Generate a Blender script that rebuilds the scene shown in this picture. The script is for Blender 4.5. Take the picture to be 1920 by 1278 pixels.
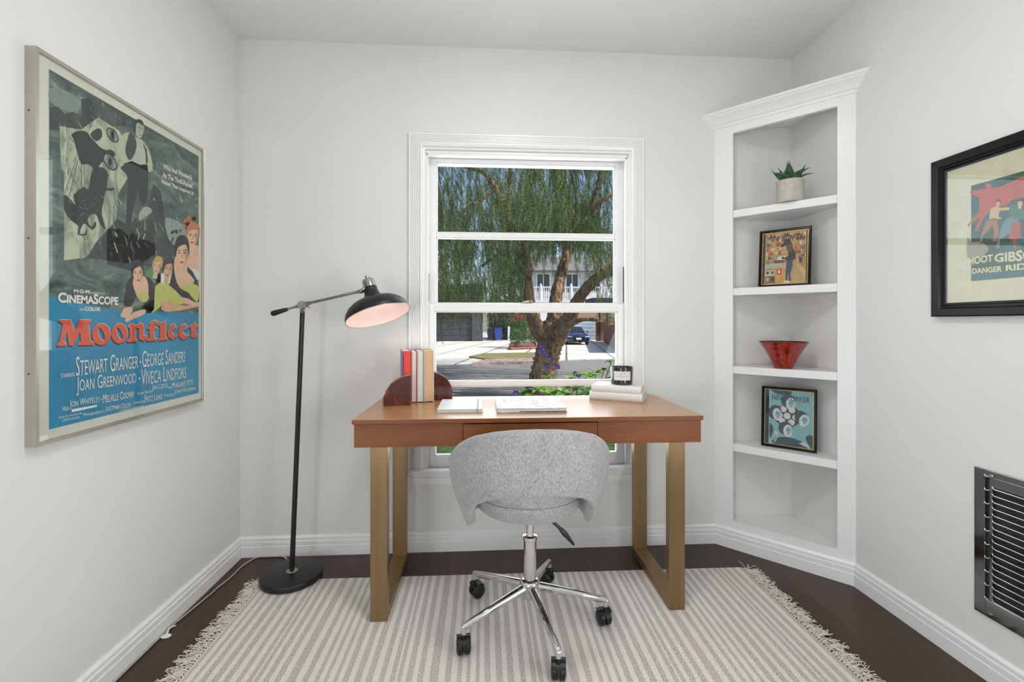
import bpy, bmesh, math, random
import numpy as np
from mathutils import Vector, Matrix
from mathutils.geometry import tessellate_polygon

for o in list(bpy.data.objects): bpy.data.objects.remove(o)
SC = bpy.context.scene
COL = SC.collection
rnd = random.Random(7)
PI = math.pi

# ---------------------------------------------------------------- camera
CAM_H = 1.115; YAW = math.radians(3.5); FPX = 853.333
cd = bpy.data.cameras.new('camera'); cam = bpy.data.objects.new('camera', cd); COL.objects.link(cam)
cam.location = (0, 0, CAM_H); cam.rotation_euler = (PI/2, 0, -YAW)
cd.sensor_width = 36; cd.lens = FPX/1920*36; cd.shift_y = -34/1920; cd.clip_start = .02; cd.clip_end = 500
SC.camera = cam

# ---------------------------------------------------------------- world, sun, lights, exposure
w = bpy.data.worlds.new('world'); SC.world = w; w.use_nodes = True
nt = w.node_tree; nt.nodes.clear()
sky = nt.nodes.new('ShaderNodeTexSky'); sky.sky_type = 'NISHITA'; sky.sun_disc = False
sky.sun_elevation = math.radians(52); sky.sun_rotation = math.radians(120); sky.air_density = 1.0; sky.dust_density = 1.2
bg = nt.nodes.new('ShaderNodeBackground'); bg.inputs['Strength'].default_value = .17
out = nt.nodes.new('ShaderNodeOutputWorld')
nt.links.new(sky.outputs[0], bg.inputs[0]); nt.links.new(bg.outputs[0], out.inputs[0])

def light(name, kind, loc, direction, power, color, **k):
    l = bpy.data.lights.new(name, kind); l.energy = power; l.color = color
    for a, b in k.items(): setattr(l, a, b)
    o = bpy.data.objects.new(name, l); COL.objects.link(o); o.location = loc
    if direction: o.rotation_euler = Vector(direction).to_track_quat('-Z', 'Y').to_euler()
    return o
light('sun', 'SUN', (20, -15, 30), (-.75, .20, -.72), 6.4, (1, .95, .88), angle=math.radians(.8))
light('left_fill_light', 'AREA', (-1.13, -1.25, 1.05), (1, .25, .28), 66, (.95, .98, 1), shape='RECTANGLE', size=1.6, size_y=1.6)  # added fill lamp beyond the frame, standing in for side daylight
light('right_fill_light', 'AREA', (1.56, .0, 1.15), (-1, 0, .42), 38, (1, .985, .96), shape='RECTANGLE', size=1.2, size_y=1.5)  # second added fill lamp, on the unseen part of the right wall
light('ceiling_fill_light', 'AREA', (.2, 1.08, 2.43), (0, 0, -1), 9, (1, .98, .95), shape='DISK', size=.36)  # added overhead fill lamp, out of view
fw = light('front_window_fill_light', 'AREA', (.217, 2.46, 1.17), (0, -1, 0), 13, (.93, .97, 1), shape='RECTANGLE', size=1.0, size_y=1.55)  # added fill lamp just outside the panes, boosting the light through the window
vs = SC.view_settings
vs.view_transform = 'Standard'; vs.look = 'None'; vs.exposure = 0.07; vs.gamma = 1; vs.use_curve_mapping = False

# ---------------------------------------------------------------- measuring: pixel -> known real plane
_c, _s = math.cos(YAW), math.sin(YAW)
def _ray(px, py):
    a = (px-960)/FPX
    return (a*_c+_s, -a*_s+_c, (605-py)/FPX)
def onX(px, py, X): r = _ray(px, py); t = X/r[0]; return Vector((X, r[1]*t, CAM_H+r[2]*t))
def onY(px, py, Y): r = _ray(px, py); t = Y/r[1]; return Vector((r[0]*t, Y, CAM_H+r[2]*t))
def onZ(px, py, Z): r = _ray(px, py); t = (Z-CAM_H)/r[2]; return Vector((r[0]*t, r[1]*t, Z))

# ---------------------------------------------------------------- materials
def lin(h):
    h = h.lstrip('#'); v = [int(h[i:i+2], 16)/255 for i in (0, 2, 4)]
    return tuple((c/12.92 if c <= .04045 else ((c+.055)/1.055)**2.4) for c in v)+(1,)
MATS = {}
def mat(name, color='#ffffff', rough=.6, metal=0, coat=0, spec=.5, fn=None, emit=None, sheen=0):
    if name in MATS: return MATS[name]
    m = bpy.data.materials.new(name); m.use_nodes = True
    n = m.node_tree; b = n.nodes['Principled BSDF']
    b.inputs['Base Color'].default_value = lin(color); b.inputs['Roughness'].default_value = rough
    b.inputs['Metallic'].default_value = metal; b.inputs['Coat Weight'].default_value = coat
    b.inputs['Coat Roughness'].default_value = .08; b.inputs['Specular IOR Level'].default_value = spec
    if sheen: b.inputs['Sheen Weight'].default_value = sheen
    if emit: b.inputs['Emission Color'].default_value = lin(emit[0]); b.inputs['Emission Strength'].default_value = emit[1]
    if fn: fn(n, b)
    MATS[name] = m
    return m
def N(n, t, **k):
    x = n.nodes.new(t)
    for a, v in k.items():
        if a in x.inputs.keys(): x.inputs[a].default_value = v
        else: setattr(x, a, v)
    return x
def coords(n, scale=(1, 1, 1), rot=(0, 0, 0), kind='Object'):
    tc = N(n, 'ShaderNodeTexCoord'); mp = N(n, 'ShaderNodeMapping')
    mp.inputs['Scale'].default_value = scale; mp.inputs['Rotation'].default_value = rot
    n.links.new(tc.outputs[kind], mp.inputs[0]); return mp.outputs[0]
def ramp(n, src, stops, interp='LINEAR'):
    r = N(n, 'ShaderNodeValToRGB'); r.color_ramp.interpolation = interp
    e = r.color_ramp.elements
    while len(e) < len(stops): e.new(.5)
    for i, (p, c) in enumerate(stops):
        e[i].position = p
        e[i].color = lin(c) if isinstance(c, str) else c
    n.links.new(src, r.inputs[0]); return r.outputs[0]
def noise(n, vec, scale, detail=4, rough=.5, dist=0):
    x = N(n, 'ShaderNodeTexNoise'); x.inputs['Scale'].default_value = scale; x.inputs['Detail'].default_value = detail
    x.inputs['Roughness'].default_value = rough; x.inputs['Distortion'].default_value = dist
    n.links.new(vec, x.inputs['Vector']); return x.outputs['Fac']
def bump(n, b, h, strength=.2, dist=.01):
    x = N(n, 'ShaderNodeBump'); x.inputs['Strength'].default_value = strength; x.inputs['Distance'].default_value = dist
    n.links.new(h, x.inputs['Height']); n.links.new(x.outputs[0], b.inputs['Normal'])
def mix(n, f, a, b_, mode='MIX'):
    x = N(n, 'ShaderNodeMix', data_type='RGBA', blend_type=mode)
    for s, v in ((0, f), (6, a), (7, b_)):
        if isinstance(v, (int, float)): x.inputs[s].default_value = v
        elif isinstance(v, str): x.inputs[s].default_value = lin(v)
        else: n.links.new(v, x.inputs[s])
    return x.outputs[2]
def setc(n, b, c): n.links.new(c, b.inputs['Base Color'])

def noisy(lo, hi, scale=8, sc=(1, 1, 1), bs=.15, detail=5, bscale=None, bd=.005, p0=.3, p1=.7):
    def f(n, b):
        v = coords(n, sc); x = noise(n, v, scale, detail)
        setc(n, b, ramp(n, x, [(p0, lo), (p1, hi)]))
        if bs: bump(n, b, x if not bscale else noise(n, v, bscale, 3), bs, bd)
    return f
def f_wood(lo, mid, hi, sc):
    def f(n, b):
        v = coords(n, sc); a = noise(n, v, 3.0, 6, .6, .6); c = noise(n, v, 14, 3, .5)
        c1 = ramp(n, a, [(.25, lo), (.5, mid), (.75, hi)])
        setc(n, b, mix(n, .28, c1, ramp(n, c, [(.3, lo), (.7, hi)])))
    return f
M_wall = mat('wall_paint', '#d6d6d3', .55, spec=.3, fn=noisy('#e2e2e0', '#e6e6e4', 2.0, bs=.05, bscale=60, bd=.002))
M_ceil = mat('ceiling_paint', '#d9d9d7', .7, fn=noisy('#e6e6e4', '#eaeae8', 1.5, bs=.06, bscale=40, bd=.003))
M_trim = mat('white_trim_paint', '#e9e9ea', .28, spec=.5, fn=noisy('#efeff0', '#f2f2f3', 3, bs=0))
M_trimw = mat('white_window_paint', '#e9e9ea', .3, fn=noisy('#f0f0f1', '#f3f3f3', 3, bs=0))
def f_floor(n, b):
    v = coords(n, (1, 1, 1), (0, 0, PI/2))
    br = N(n, 'ShaderNodeTexBrick'); br.inputs['Scale'].default_value = 1.0
    for k, x in (('Brick Width', 1.1), ('Row Height', .083), ('Mortar Size', .0012), ('Bias', 0.0)): br.inputs[k].default_value = x
    br.offset = .37; br.inputs['Color1'].default_value = lin('#2e1c11'); br.inputs['Color2'].default_value = lin('#4e3422'); br.inputs['Mortar'].default_value = lin('#140e0b')
    n.links.new(v, br.inputs['Vector'])
    g = noise(n, coords(n, (30, 2.2, 1)), 3.5, 6, .65, .8)
    c = mix(n, .62, br.outputs['Color'], ramp(n, g, [(.25, '#1f130b'), (.55, '#402a1b'), (.8, '#654632')]), 'MIX')
    setc(n, b, c); bump(n, b, g, .12, .003)
M_floor = mat('dark_oak_floor', '#33251d', .38, fn=f_floor)
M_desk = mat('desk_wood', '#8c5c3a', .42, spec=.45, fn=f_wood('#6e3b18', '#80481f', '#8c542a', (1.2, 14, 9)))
M_desk_lit = mat('desk_wood_lit', '#b58a63', .34, spec=.8, coat=.6, fn=f_wood('#9c6a3a', '#ae7b49', '#bb8a59', (1.0, 9, 9)))
MATS['desk_wood_lit'].node_tree.nodes['Principled BSDF'].inputs['Coat Roughness'].default_value = .3
M_brass = mat('brushed_brass', '#8f7750', .36, .85, fn=noisy('#8c7350', '#9b8362', 40, (1, 1, .03), bs=.03, bscale=60, bd=.001))
M_black = mat('matte_black_metal', '#131314', .42, fn=noisy('#101011', '#1a1a1b', 20, bs=.03))
M_nickel = mat('brushed_nickel', '#a8a49d', .25, 1, fn=noisy('#98948d', '#b5b1aa', 30, bs=.02))
M_chrome = mat('polished_chrome', '#dddddd', .06, 1, fn=noisy('#d0d0d0', '#e4e4e4', 10, bs=0))
M_shadein = mat('shade_inner_white', '#f0e6e2', .5, fn=noisy('#cdbfba', '#d2c5c0', 20, bs=0))
M_plastic = mat('black_nylon', '#0d0d0e', .4, fn=noisy('#0a0a0b', '#151516', 60, bs=.05))
def f_fabric(n, b):
    v = coords(n, (1, 1, .22)); a = noise(n, v, 620, 2, .6); c = noise(n, coords(n, (1, 1, .4)), 300, 3, .7); d = noise(n, coords(n), 22, 3)
    x = mix(n, .5, ramp(n, a, [(.34, '#727177'), (.52, '#a5a3a7'), (.68, '#cfcdcc')]), ramp(n, c, [(.36, '#727177'), (.62, '#c4c2c2')]))
    setc(n, b, mix(n, .12, x, ramp(n, d, [(.3, '#8a8a90'), (.7, '#dddddd')]))); bump(n, b, a, .35, .002)
M_fabric = mat('heather_grey_fabric', '#bdbcc0', .95, spec=.15, fn=f_fabric, sheen=.3)
def f_rug(n, b):
    # woven stripes along Y; widths in metres repeated every .427 m
    ws = [.020,.018,.018,.018,.014,.0075,.014,.014,.019,.015,.020,.019,.027,.021,.018,.019,.014,.0165,.0115,.0165,.0125,.015,.019,.018,.021,.016]
    per = sum(ws)+.0
    tc = N(n, 'ShaderNodeTexCoord'); sp = N(n, 'ShaderNodeSeparateXYZ'); n.links.new(tc.outputs['Object'], sp.inputs[0])
    def mth(op, a, b2=None):
        x = N(n, 'ShaderNodeMath', operation=op)
        for i, vv in enumerate((a, b2)):
            if vv is None: continue
            if isinstance(vv, (int, float)): x.inputs[i].default_value = vv
            else: n.links.new(vv, x.inputs[i])
        return x.outputs[0]
    wob = noise(n, coords(n, (60, 400, 1)), 1.0, 1)
    xx = mth('ADD', sp.outputs[0], mth('MULTIPLY', mth('SUBTRACT', wob, .5), .0022))
    u = mth('FRACT', mth('DIVIDE', mth('ADD', xx, .368+per*10), per))
    st = []; p = 0
    for i, wd in enumerate(ws):
        st.append((p/per, (1, 1, 1, 1) if i % 2 == 0 else (0, 0, 0, 1))); p += wd
    band = ramp(n, u, st, 'CONSTANT')
    we = noise(n, coords(n, (330, 420, 1)), 1.0, 2, .6)
    dots = ramp(n, we, [(.38, '#8b8482'), (.50, '#c6bfbb'), (.58, '#f0ede9')])
    pink = mix(n, ramp(n, noise(n, coords(n, (5, .3, 1)), 1.0, 1), [(.45, (0, 0, 0, 1)), (.6, (.35, .35, .35, 1))]), dots, '#d6c2bc')
    wv = N(n, 'ShaderNodeTexWave', bands_direction='X'); wv.inputs['Scale'].default_value = 80
    n.links.new(coords(n), wv.inputs['Vector'])
    cream = ramp(n, wv.outputs['Fac'], [(.1, '#dfdbd5'), (.5, '#f0ede8')])
    setc(n, b, mix(n, band, cream, pink)); bump(n, b, mix(n, .5, we, wv.outputs['Fac']), .5, .003)
M_rug = mat('striped_cotton_weave', '#dddddd', .95, spec=.1, fn=f_rug)
M_fringe = mat('cotton_fringe', '#e3ded4', .95, spec=.1, fn=noisy('#cfc9bd', '#ece7de', 60, bs=.1))
M_alu = mat('silver_frame_metal', '#b9b6ab', .32, .75, fn=noisy('#aeab9f', '#c3c0b6', 8, (1, 1, .3), bs=.02))
M_blackframe = mat('black_lacquer', '#0b0a09', .22, spec=.2, coat=0, fn=noisy('#080707', '#141210', 12, bs=.02))
M_gold = mat('gold_fillet', '#b79a63', .35, .7, fn=noisy('#a5874f', '#c8ac75', 60, bs=.02))
def f_glass(n, b):
    o = n.nodes['Material Output']; tr = N(n, 'ShaderNodeBsdfTransparent'); gl = N(n, 'ShaderNodeBsdfGlossy')
    gl.inputs['Roughness'].default_value = .0; lw = N(n, 'ShaderNodeLayerWeight'); pw = N(n, 'ShaderNodeMath', operation='POWER'); n.links.new(lw.outputs['Facing'], pw.inputs[0]); pw.inputs[1].default_value = 5
    lw.inputs['Blend'].default_value = .5; fr = N(n, 'ShaderNodeMath', operation='MULTIPLY_ADD'); n.links.new(pw.outputs[0], fr.inputs[0]); fr.inputs[1].default_value = .9; fr.inputs[2].default_value = .014
    tr.inputs['Color'].default_value = (.97, .98, .975, 1)
    mx = N(n, 'ShaderNodeMixShader'); n.links.new(fr.outputs[0], mx.inputs[0]); n.links.new(tr.outputs[0], mx.inputs[1]); n.links.new(gl.outputs[0], mx.inputs[2])
    n.links.new(mx.outputs[0], o.inputs['Surface'])
M_glass = mat('clear_glass', fn=f_glass)
M_pglass = mat('picture_glass', fn=f_glass)
for _n in M_pglass.node_tree.nodes:
    if _n.type == 'MATH' and _n.operation == 'MULTIPLY_ADD': _n.inputs[1].default_value = .16; _n.inputs[2].default_value = .035
FL = {}
def flat(h, rough=.6):
    k = h+str(rough)
    if k not in FL:
        r, g, b2 = [int(h.lstrip('#')[i:i+2], 16) for i in (0, 2, 4)]
        lo = '#%02x%02x%02x' % tuple(max(0, int(c*.96)) for c in (r, g, b2)); hi = '#%02x%02x%02x' % tuple(min(255, int(c*1.04)) for c in (r, g, b2))
        FL[k] = mat('print_'+h.lstrip('#'), h, rough, fn=noisy(lo, hi, 40, bs=0))
    return FL[k]

# ---------------------------------------------------------------- mesh builder
WORLD = {}
class MB:
    def __init__(s): s.v = []; s.f = []; s.m = []; s.mats = []
    def mi(s, m):
        if m is None: return 0
        if m not in s.mats: s.mats.append(m)
        return s.mats.index(m)
    def add(s, vs, fs, m=None):
        o = len(s.v); s.v += [tuple(v) for v in vs]; k = s.mi(m)
        for f in fs: s.f.append(tuple(i+o for i in f)); s.m.append(k)
        return s
    def box(s, x0, x1, y0, y1, z0, z1, m=None, M=None):
        vs = [Vector((x, y, z)) for x in (x0, x1) for y in (y0, y1) for z in (z0, z1)]
        if M is not None: vs = [M @ v for v in vs]
        return s.add(vs, [(0, 1, 3, 2), (4, 6, 7, 5), (0, 4, 5, 1), (2, 3, 7, 6), (0, 2, 6, 4), (1, 5, 7, 3)], m)
    def lathe(s, prof, M=None, seg=32, m=None, caps=True):
        # prof: list of (r, z) along local z
        M = M or Matrix(); vs = []; fs = []
        for r, z in prof:
            for i in range(seg):
                a = 2*PI*i/seg; vs.append(M @ Vector((r*math.cos(a), r*math.sin(a), z)))
        n = len(prof)
        for j in range(n-1):
            for i in range(seg):
                k = (i+1) % seg; fs.append((j*seg+i, j*seg+k, (j+1)*seg+k, (j+1)*seg+i))
        if caps: fs.append(tuple(range(seg-1, -1, -1))); fs.append(tuple((n-1)*seg+i for i in range(seg)))
        return s.add(vs, fs, m)
    def cyl(s, p0, p1, r0, r1=None, seg=16, m=None):
        p0, p1 = Vector(p0), Vector(p1); d = p1-p0
        q = d.to_track_quat('Z', 'Y').to_matrix().to_4x4()
        return s.lathe([(r0, 0), (r1 if r1 is not None else r0, d.length)], Matrix.Translation(p0) @ q, seg, m)
    def tube(s, pts, r, seg=8, m=None):
        pts = [Vector(p) for p in pts]; n = len(pts); vs = []; fs = []
        rs = r if isinstance(r, (list, tuple)) else [r]*n
        up = Vector((0, 0, 1)); prev = None
        for i, p in enumerate(pts):
            t = (pts[min(i+1, n-1)]-pts[max(i-1, 0)])
            if t.length < 1e-9: t = Vector((0, 0, 1))
            t.normalize()
            if prev is None:
                a = t.cross(up)
                if a.length < .1: a = t.cross(Vector((1, 0, 0)))
            else:
                a = prev-t*prev.dot(t)
                if a.length < 1e-6: a = t.cross(up)
            a.normalize(); prev = a; b = t.cross(a)
            for k in range(seg):
                an = 2*PI*k/seg; vs.append(p+(a*math.cos(an)+b*math.sin(an))*rs[i])
        for i in range(n-1):
            for k in range(seg):
                k2 = (k+1) % seg; fs.append((i*seg+k, i*seg+k2, (i+1)*seg+k2, (i+1)*seg+k))
        fs.append(tuple(range(seg-1, -1, -1))); fs.append(tuple((n-1)*seg+k for k in range(seg)))
        return s.add(vs, fs, m)
    def sweep(s, prof, path, m=None, closed=False):
        # prof: (offset to the left of the path direction, z); path: 2D points; mitred corners
        P = [Vector(p) for p in path]; n = len(P); nor = []
        for i in range(n):
            d0 = (P[i]-P[i-1]).normalized() if (i > 0 or closed) else None
            d1 = (P[(i+1) % n]-P[i]).normalized() if (i < n-1 or closed) else None
            if d0 is None: d0 = d1
            if d1 is None: d1 = d0
            n0 = Vector((-d0.y, d0.x)); n1 = Vector((-d1.y, d1.x)); b = (n0+n1).normalized()
            nor.append(b/max(.2, b.dot(n0)))
        k = len(prof); vs = []; fs = []
        for i in range(n):
            for o, z in prof: q = P[i]+nor[i]*o; vs.append((q.x, q.y, z))
        for i in range(n if closed else n-1):
            j = (i+1) % n
            for a in range(k):
                b = (a+1) % k; fs.append((i*k+a, j*k+a, j*k+b, i*k+b))
        if not closed: fs.append(tuple(range(k-1, -1, -1))); fs.append(tuple((n-1)*k+a for a in range(k)))
        return s.add(vs, fs, m)
    def poly(s, pts, m=None):
        pts = [Vector(p) for p in pts]
        tr = tessellate_polygon([pts]); return s.add(pts, [tuple(t) for t in tr], m)
    def prism(s, pts, d, m=None):
        pts = [Vector(p) for p in pts]; d = Vector(d); n = len(pts)
        tr = tessellate_polygon([pts]); vs = pts+[p+d for p in pts]
        fs = [tuple(t) for t in tr]+[tuple(i+n for i in reversed(t)) for t in tr]+[(i, (i+1) % n, (i+1) % n+n, i+n) for i in range(n)]
        return s.add(vs, fs, m)
    def ellipsoid(s, c, r, M=None, seg=16, rings=10, m=None):
        c = Vector(c); vs = []; fs = []
        for j in range(1, rings):
            t = PI*j/rings
            for i in range(seg):
                a = 2*PI*i/seg; v = Vector((r[0]*math.sin(t)*math.cos(a), r[1]*math.sin(t)*math.sin(a), r[2]*math.cos(t)))
                if M: v = M @ v
                vs.append(c+v)
        for j in range(rings-2):
            for i in range(seg):
                k = (i+1) % seg; fs.append((j*seg+i, (j+1)*seg+i, (j+1)*seg+k, j*seg+k))
        fs.append(tuple(range(seg))); fs.append(tuple((rings-2)*seg+i for i in range(seg-1, -1, -1)))
        return s.add(vs, fs, m)
    def build(s, name, m=None, parent=None, origin=None, smooth=None, bevel=0, subsurf=0, solid=0, fix=True, segs=2):
        off = WORLD[parent] if parent else Vector(origin or (0, 0, 0))
        me = bpy.data.meshes.new(name)
        me.from_pydata([(v[0]-off.x, v[1]-off.y, v[2]-off.z) for v in s.v], [], s.f)
        ms = ([m] if m else [])+s.mats
        for x in ms: me.materials.append(x)
        if s.mats:
            d = 1 if m else 0
            me.polygons.foreach_set('material_index', [k+d for k in s.m])
        if fix:
            bm = bmesh.new(); bm.from_mesh(me); bmesh.ops.recalc_face_normals(bm, faces=bm.faces[:]); bm.to_mesh(me); bm.free()
        me.update()
        o = bpy.data.objects.new(name, me); COL.objects.link(o)
        if smooth is not None:
            me.shade_smooth(); me.set_sharp_from_angle(angle=math.radians(smooth))
        if parent: o.parent = parent; WORLD[o] = off.copy()
        else: o.location = off; WORLD[o] = off.copy()
        if solid: d = o.modifiers.new('s', 'SOLIDIFY'); d.thickness = solid; d.offset = -1
        if bevel:
            d = o.modifiers.new('b', 'BEVEL'); d.width = bevel; d.segments = segs; d.limit_method = 'ANGLE'; d.angle_limit = math.radians(40); d.harden_normals = False
        if subsurf: d = o.modifiers.new('u', 'SUBSURF'); d.levels = subsurf; d.render_levels = subsurf
        return o
def thing(name, label, cat, loc, group=None):
    o = bpy.data.objects.new(name, None); COL.objects.link(o); o.location = loc; o.empty_display_size = .1
    o['label'] = label; o['category'] = cat
    if group: o['group'] = group
    WORLD[o] = Vector(loc); return o
def tag(o, label, cat, group=None, kind=None):
    o['label'] = label; o['category'] = cat
    if group: o['group'] = group
    if kind: o['kind'] = kind
    return o
def struct(o): o['kind'] = 'structure'; return o
def arrays_mesh(name, V, F, m, parent=None, origin=None, smooth=False):
    off = WORLD[parent] if parent else Vector(origin or (0, 0, 0))
    me = bpy.data.meshes.new(name); V = np.asarray(V, dtype=np.float32)-np.array(off, dtype=np.float32); F = np.asarray(F, dtype=np.int32)
    me.vertices.add(len(V)); me.vertices.foreach_set('co', V.ravel()); me.loops.add(F.size); me.loops.foreach_set('vertex_index', F.ravel())
    me.polygons.add(len(F)); me.polygons.foreach_set('loop_start', np.arange(len(F), dtype=np.int32)*F.shape[1])
    me.update(calc_edges=True); me.validate()
    me.materials.append(m)
    o = bpy.data.objects.new(name, me); COL.objects.link(o)
    if parent: o.parent = parent
    else: o.location = off
    WORLD[o] = off.copy(); return o
def smoothpoly(pts, k=4):
    n = len(pts); out = []
    for i in range(n):
        p0, p1, p2, p3 = [Vector(pts[(i+j-1) % n]).to_3d() if len(pts[0]) == 2 else Vector(pts[(i+j-1) % n]) for j in range(4)]
        for t in range(k):
            u = t/k
            out.append(.5*((2*p1)+(-p0+p2)*u+(2*p0-5*p1+4*p2-p3)*u*u+(-p0+3*p1-3*p2+p3)*u**3))
    return [tuple(v)[:len(pts[0])] for v in out]
_tc = {}
def text_tris(body, offset=0.0, small=False):
    # letters as triangles normalised to 0..1 in x and y
    key = (body, offset, small)
    if key in _tc: return _tc[key]
    c = bpy.data.curves.new('lettering', 'FONT'); c.body = body.upper() if small == 2 else body; c.offset = offset; c.resolution_u = 3; c.fill_mode = 'FRONT'
    if small:
        c.small_caps_scale = .8
        for i, ch in enumerate(body):
            if ch.islower(): c.body_format[i].use_small_caps = True
    o = bpy.data.objects.new('lettering', c); COL.objects.link(o)
    dg = bpy.context.evaluated_depsgraph_get(); me = bpy.data.meshes.new_from_object(o.evaluated_get(dg))
    me.calc_loop_triangles()
    V = [(v.co.x, v.co.y) for v in me.vertices]; T = [tuple(t.vertices) for t in me.loop_triangles]
    xs = [v[0] for v in V]; ys = [v[1] for v in V]; x0, x1, y0, y1 = min(xs), max(xs), min(ys), max(ys)
    V = [((x-x0)/(x1-x0), (y-y0)/(y1-y0)) for x, y in V]
    bpy.data.objects.remove(o); bpy.data.curves.remove(c); bpy.data.meshes.remove(me)
    _tc[key] = (V, T); return V, T
def put_text(mb, body, TL, TR, BR, BL, m, offset=0.0, small=False):
    V, T = text_tris(body, offset, small); TL, TR, BR, BL = map(Vector, (TL, TR, BR, BL)); vs = []
    for u, v in V: vs.append((BL*(1-u)+BR*u)*(1-v)+(TL*(1-u)+TR*u)*v)
    mb.add(vs, T, m)
# ================================================================ THE ROOM
XL, XR, YB, YR, HC = -1.165, 1.578, 2.25, -2.6, 2.47
T = .14
struct(MB().box(XL-T, XR+T, YR-T, YB, -.12, 0).build('floor', M_floor))
struct(MB().box(XL-T, XR+T, YR-T, YB+.19, HC, HC+.2).build('ceiling', M_ceil))
struct(MB().box(XL-T, XL, YR-T, YB+.19, -.12, HC).build('wall_left', M_wall))
struct(MB().box(XR, XR+T, YR-T, YB+.19, -.12, HC).build('wall_right', M_wall))
OX0, OX1, OZ0, OZ1 = -.288, .722, .385, 1.952       # window opening
mb = MB()
mb.box(XL, OX0, YB, YB+.19, -.7, HC).box(OX1, XR, YB, YB+.19, -.7, HC).box(OX0, OX1, YB, YB+.19, -.7, OZ0-.02).box(OX0, OX1, YB, YB+.19, OZ1, HC)
struct(mb.build('wall_back', M_wall))
struct(MB().box(XL, XR, YR-T, YR, 0, HC).build('wall_rear', M_wall))

def swapped(mb2):   # (x, z, depth) -> (x, depth, z)
    mb2.v = [(v[0], v[2], v[1]) for v in mb2.v]; return mb2

# ---- window_1
wn = struct(bpy.data.objects.new('window_1', None)); COL.objects.link(wn); wn.location = (0, YB, 0); WORLD[wn] = Vector((0, YB, 0))
prof = [(0, YB+.001), (0, YB-.010), (.010, YB-.012), (.012, YB-.024), (.020, YB-.028), (.026, YB-.018), (.030, YB-.018)]
x = .030
for i in range(5):
    prof += [(x+.003, YB-.018), (x+.0045, YB-.0135), (x+.006, YB-.018)]; x += .008
prof += [(.076, YB-.018), (.078, YB-.016), (.078, YB+.001)]
mb = MB(); mb.sweep(prof, [(OX0, .404), (OX0, OZ1+.01), (OX1, OZ1+.01), (OX1, .404)]); swapped(mb).build('casing', M_trimw, wn)
# jambs and head, with parting stops
mb = MB()
for x0, x1 in ((OX0, OX0+.006), (OX1-.006, OX1)): mb.box(x0, x1, YB-.008, YB+.185, OZ0, OZ1)
mb.box(OX0, OX1, YB-.008, YB+.185, OZ1-.008, OZ1+.002)
mb.box(OX0+.006, OX0+.014, YB-.006, YB+.018, OZ0, OZ1-.008); mb.box(OX1-.014, OX1-.006, YB-.006, YB+.018, OZ0, OZ1-.008)
mb.box(OX0+.006, OX1-.006, YB-.006, YB+.018, OZ1-.018, OZ1-.008)
mb.box(OX0+.006, OX0+.014, YB+.058, YB+.066, OZ0, OZ1-.008); mb.box(OX1-.014, OX1-.006, YB+.058, YB+.066, OZ0, OZ1-.008)
mb.build('jamb', M_trimw, wn, bevel=.0015)
def sash(name, x0, x1, z0, z1, gx0, gx1, gz0, gz1, y0, y1, mz, mt):
    mb = MB()
    mb.box(x0, gx0, y0, y1, z0, z1).box(gx1, x1, y0, y1, z0, z1).box(gx0, gx1, y0, y1, z0, gz0).box(gx0, gx1, y0, y1, gz1, z1)
    b = .007   # bead round each light
    for a0, a1 in ((gz0, mz-mt/2), (mz+mt/2, gz1)):
        mb.box(gx0, gx0+b*.7, y0+.006, y1-.006, a0, a1).box(gx1-b*.7, gx1, y0+.006, y1-.006, a0, a1)
        mb.box(gx0, gx1, y0+.006, y1-.006, a0, a0+b*.7).box(gx0, gx1, y0+.006, y1-.006, a1-b*.7, a1)
    s = mb.build(name, M_trimw, wn, bevel=.0015)
    MB().box(gx0, gx1, y0+.004, y1-.004, mz-mt/2, mz+mt/2).build('muntin', M_trimw, s, bevel=.003)
    for a0, a1 in ((gz0, mz-mt/2), (mz+mt/2, gz1)):
        MB().box(gx0+.001, gx1-.001, (y0+y1)/2-.0015, (y0+y1)/2+.0015, a0+.001, a1-.001).build('pane', M_glass, s)
    return s
yl = YB+.022; yu = YB+.062
def sx(x, y): return onY(x, 600, y).x
def sz(x, y, Y): return onY(x, y, Y).z
u_top = sz(990, 307.5, yu); u_bot = sz(985, 569, yu)
sash('upper_sash', OX0+.008, OX1-.008, sz(985, 584, yu), OZ1-.009, sx(818, yu), sx(1153.5, yu), u_bot, u_top, yu, yu+.032, sz(985, 442, yu), .024)
l_top = sz(985, 583.5, yl)
sash('lower_sash', OX0+.008, OX1-.008, OZ0+.006, sz(985, 569.5, yl)+.001, sx(815, yl), sx(1158, yl), sz(985, 852, yl), l_top, yl, yl+.034, sz(985, 718.5, yl), .023)
mb = MB(); mb.tube([(OX0+.002, YB+.02, 1.35), (OX0+.002, YB+.02, 1.34)], .004)
MB().box(OX1-.0155, OX1-.0135, YB+.02, YB+.035, 1.22, 1.40).box(OX0+.0135, OX0+.015, YB+.02, YB+.035, 1.22, 1.36).build('sash_cord_slot', M_black, wn)
MB().box(.285, .345, yl-.004, yl+.014, sz(985, 569.5, yl)+.001, sz(985, 569.5, yl)+.009).cyl((.315, yl, sz(985, 569.5, yl)+.009), (.315, yl, sz(985, 569.5, yl)+.017), .010, .008).build('sash_lock', M_trimw, wn, bevel=.002) if False else None
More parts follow.
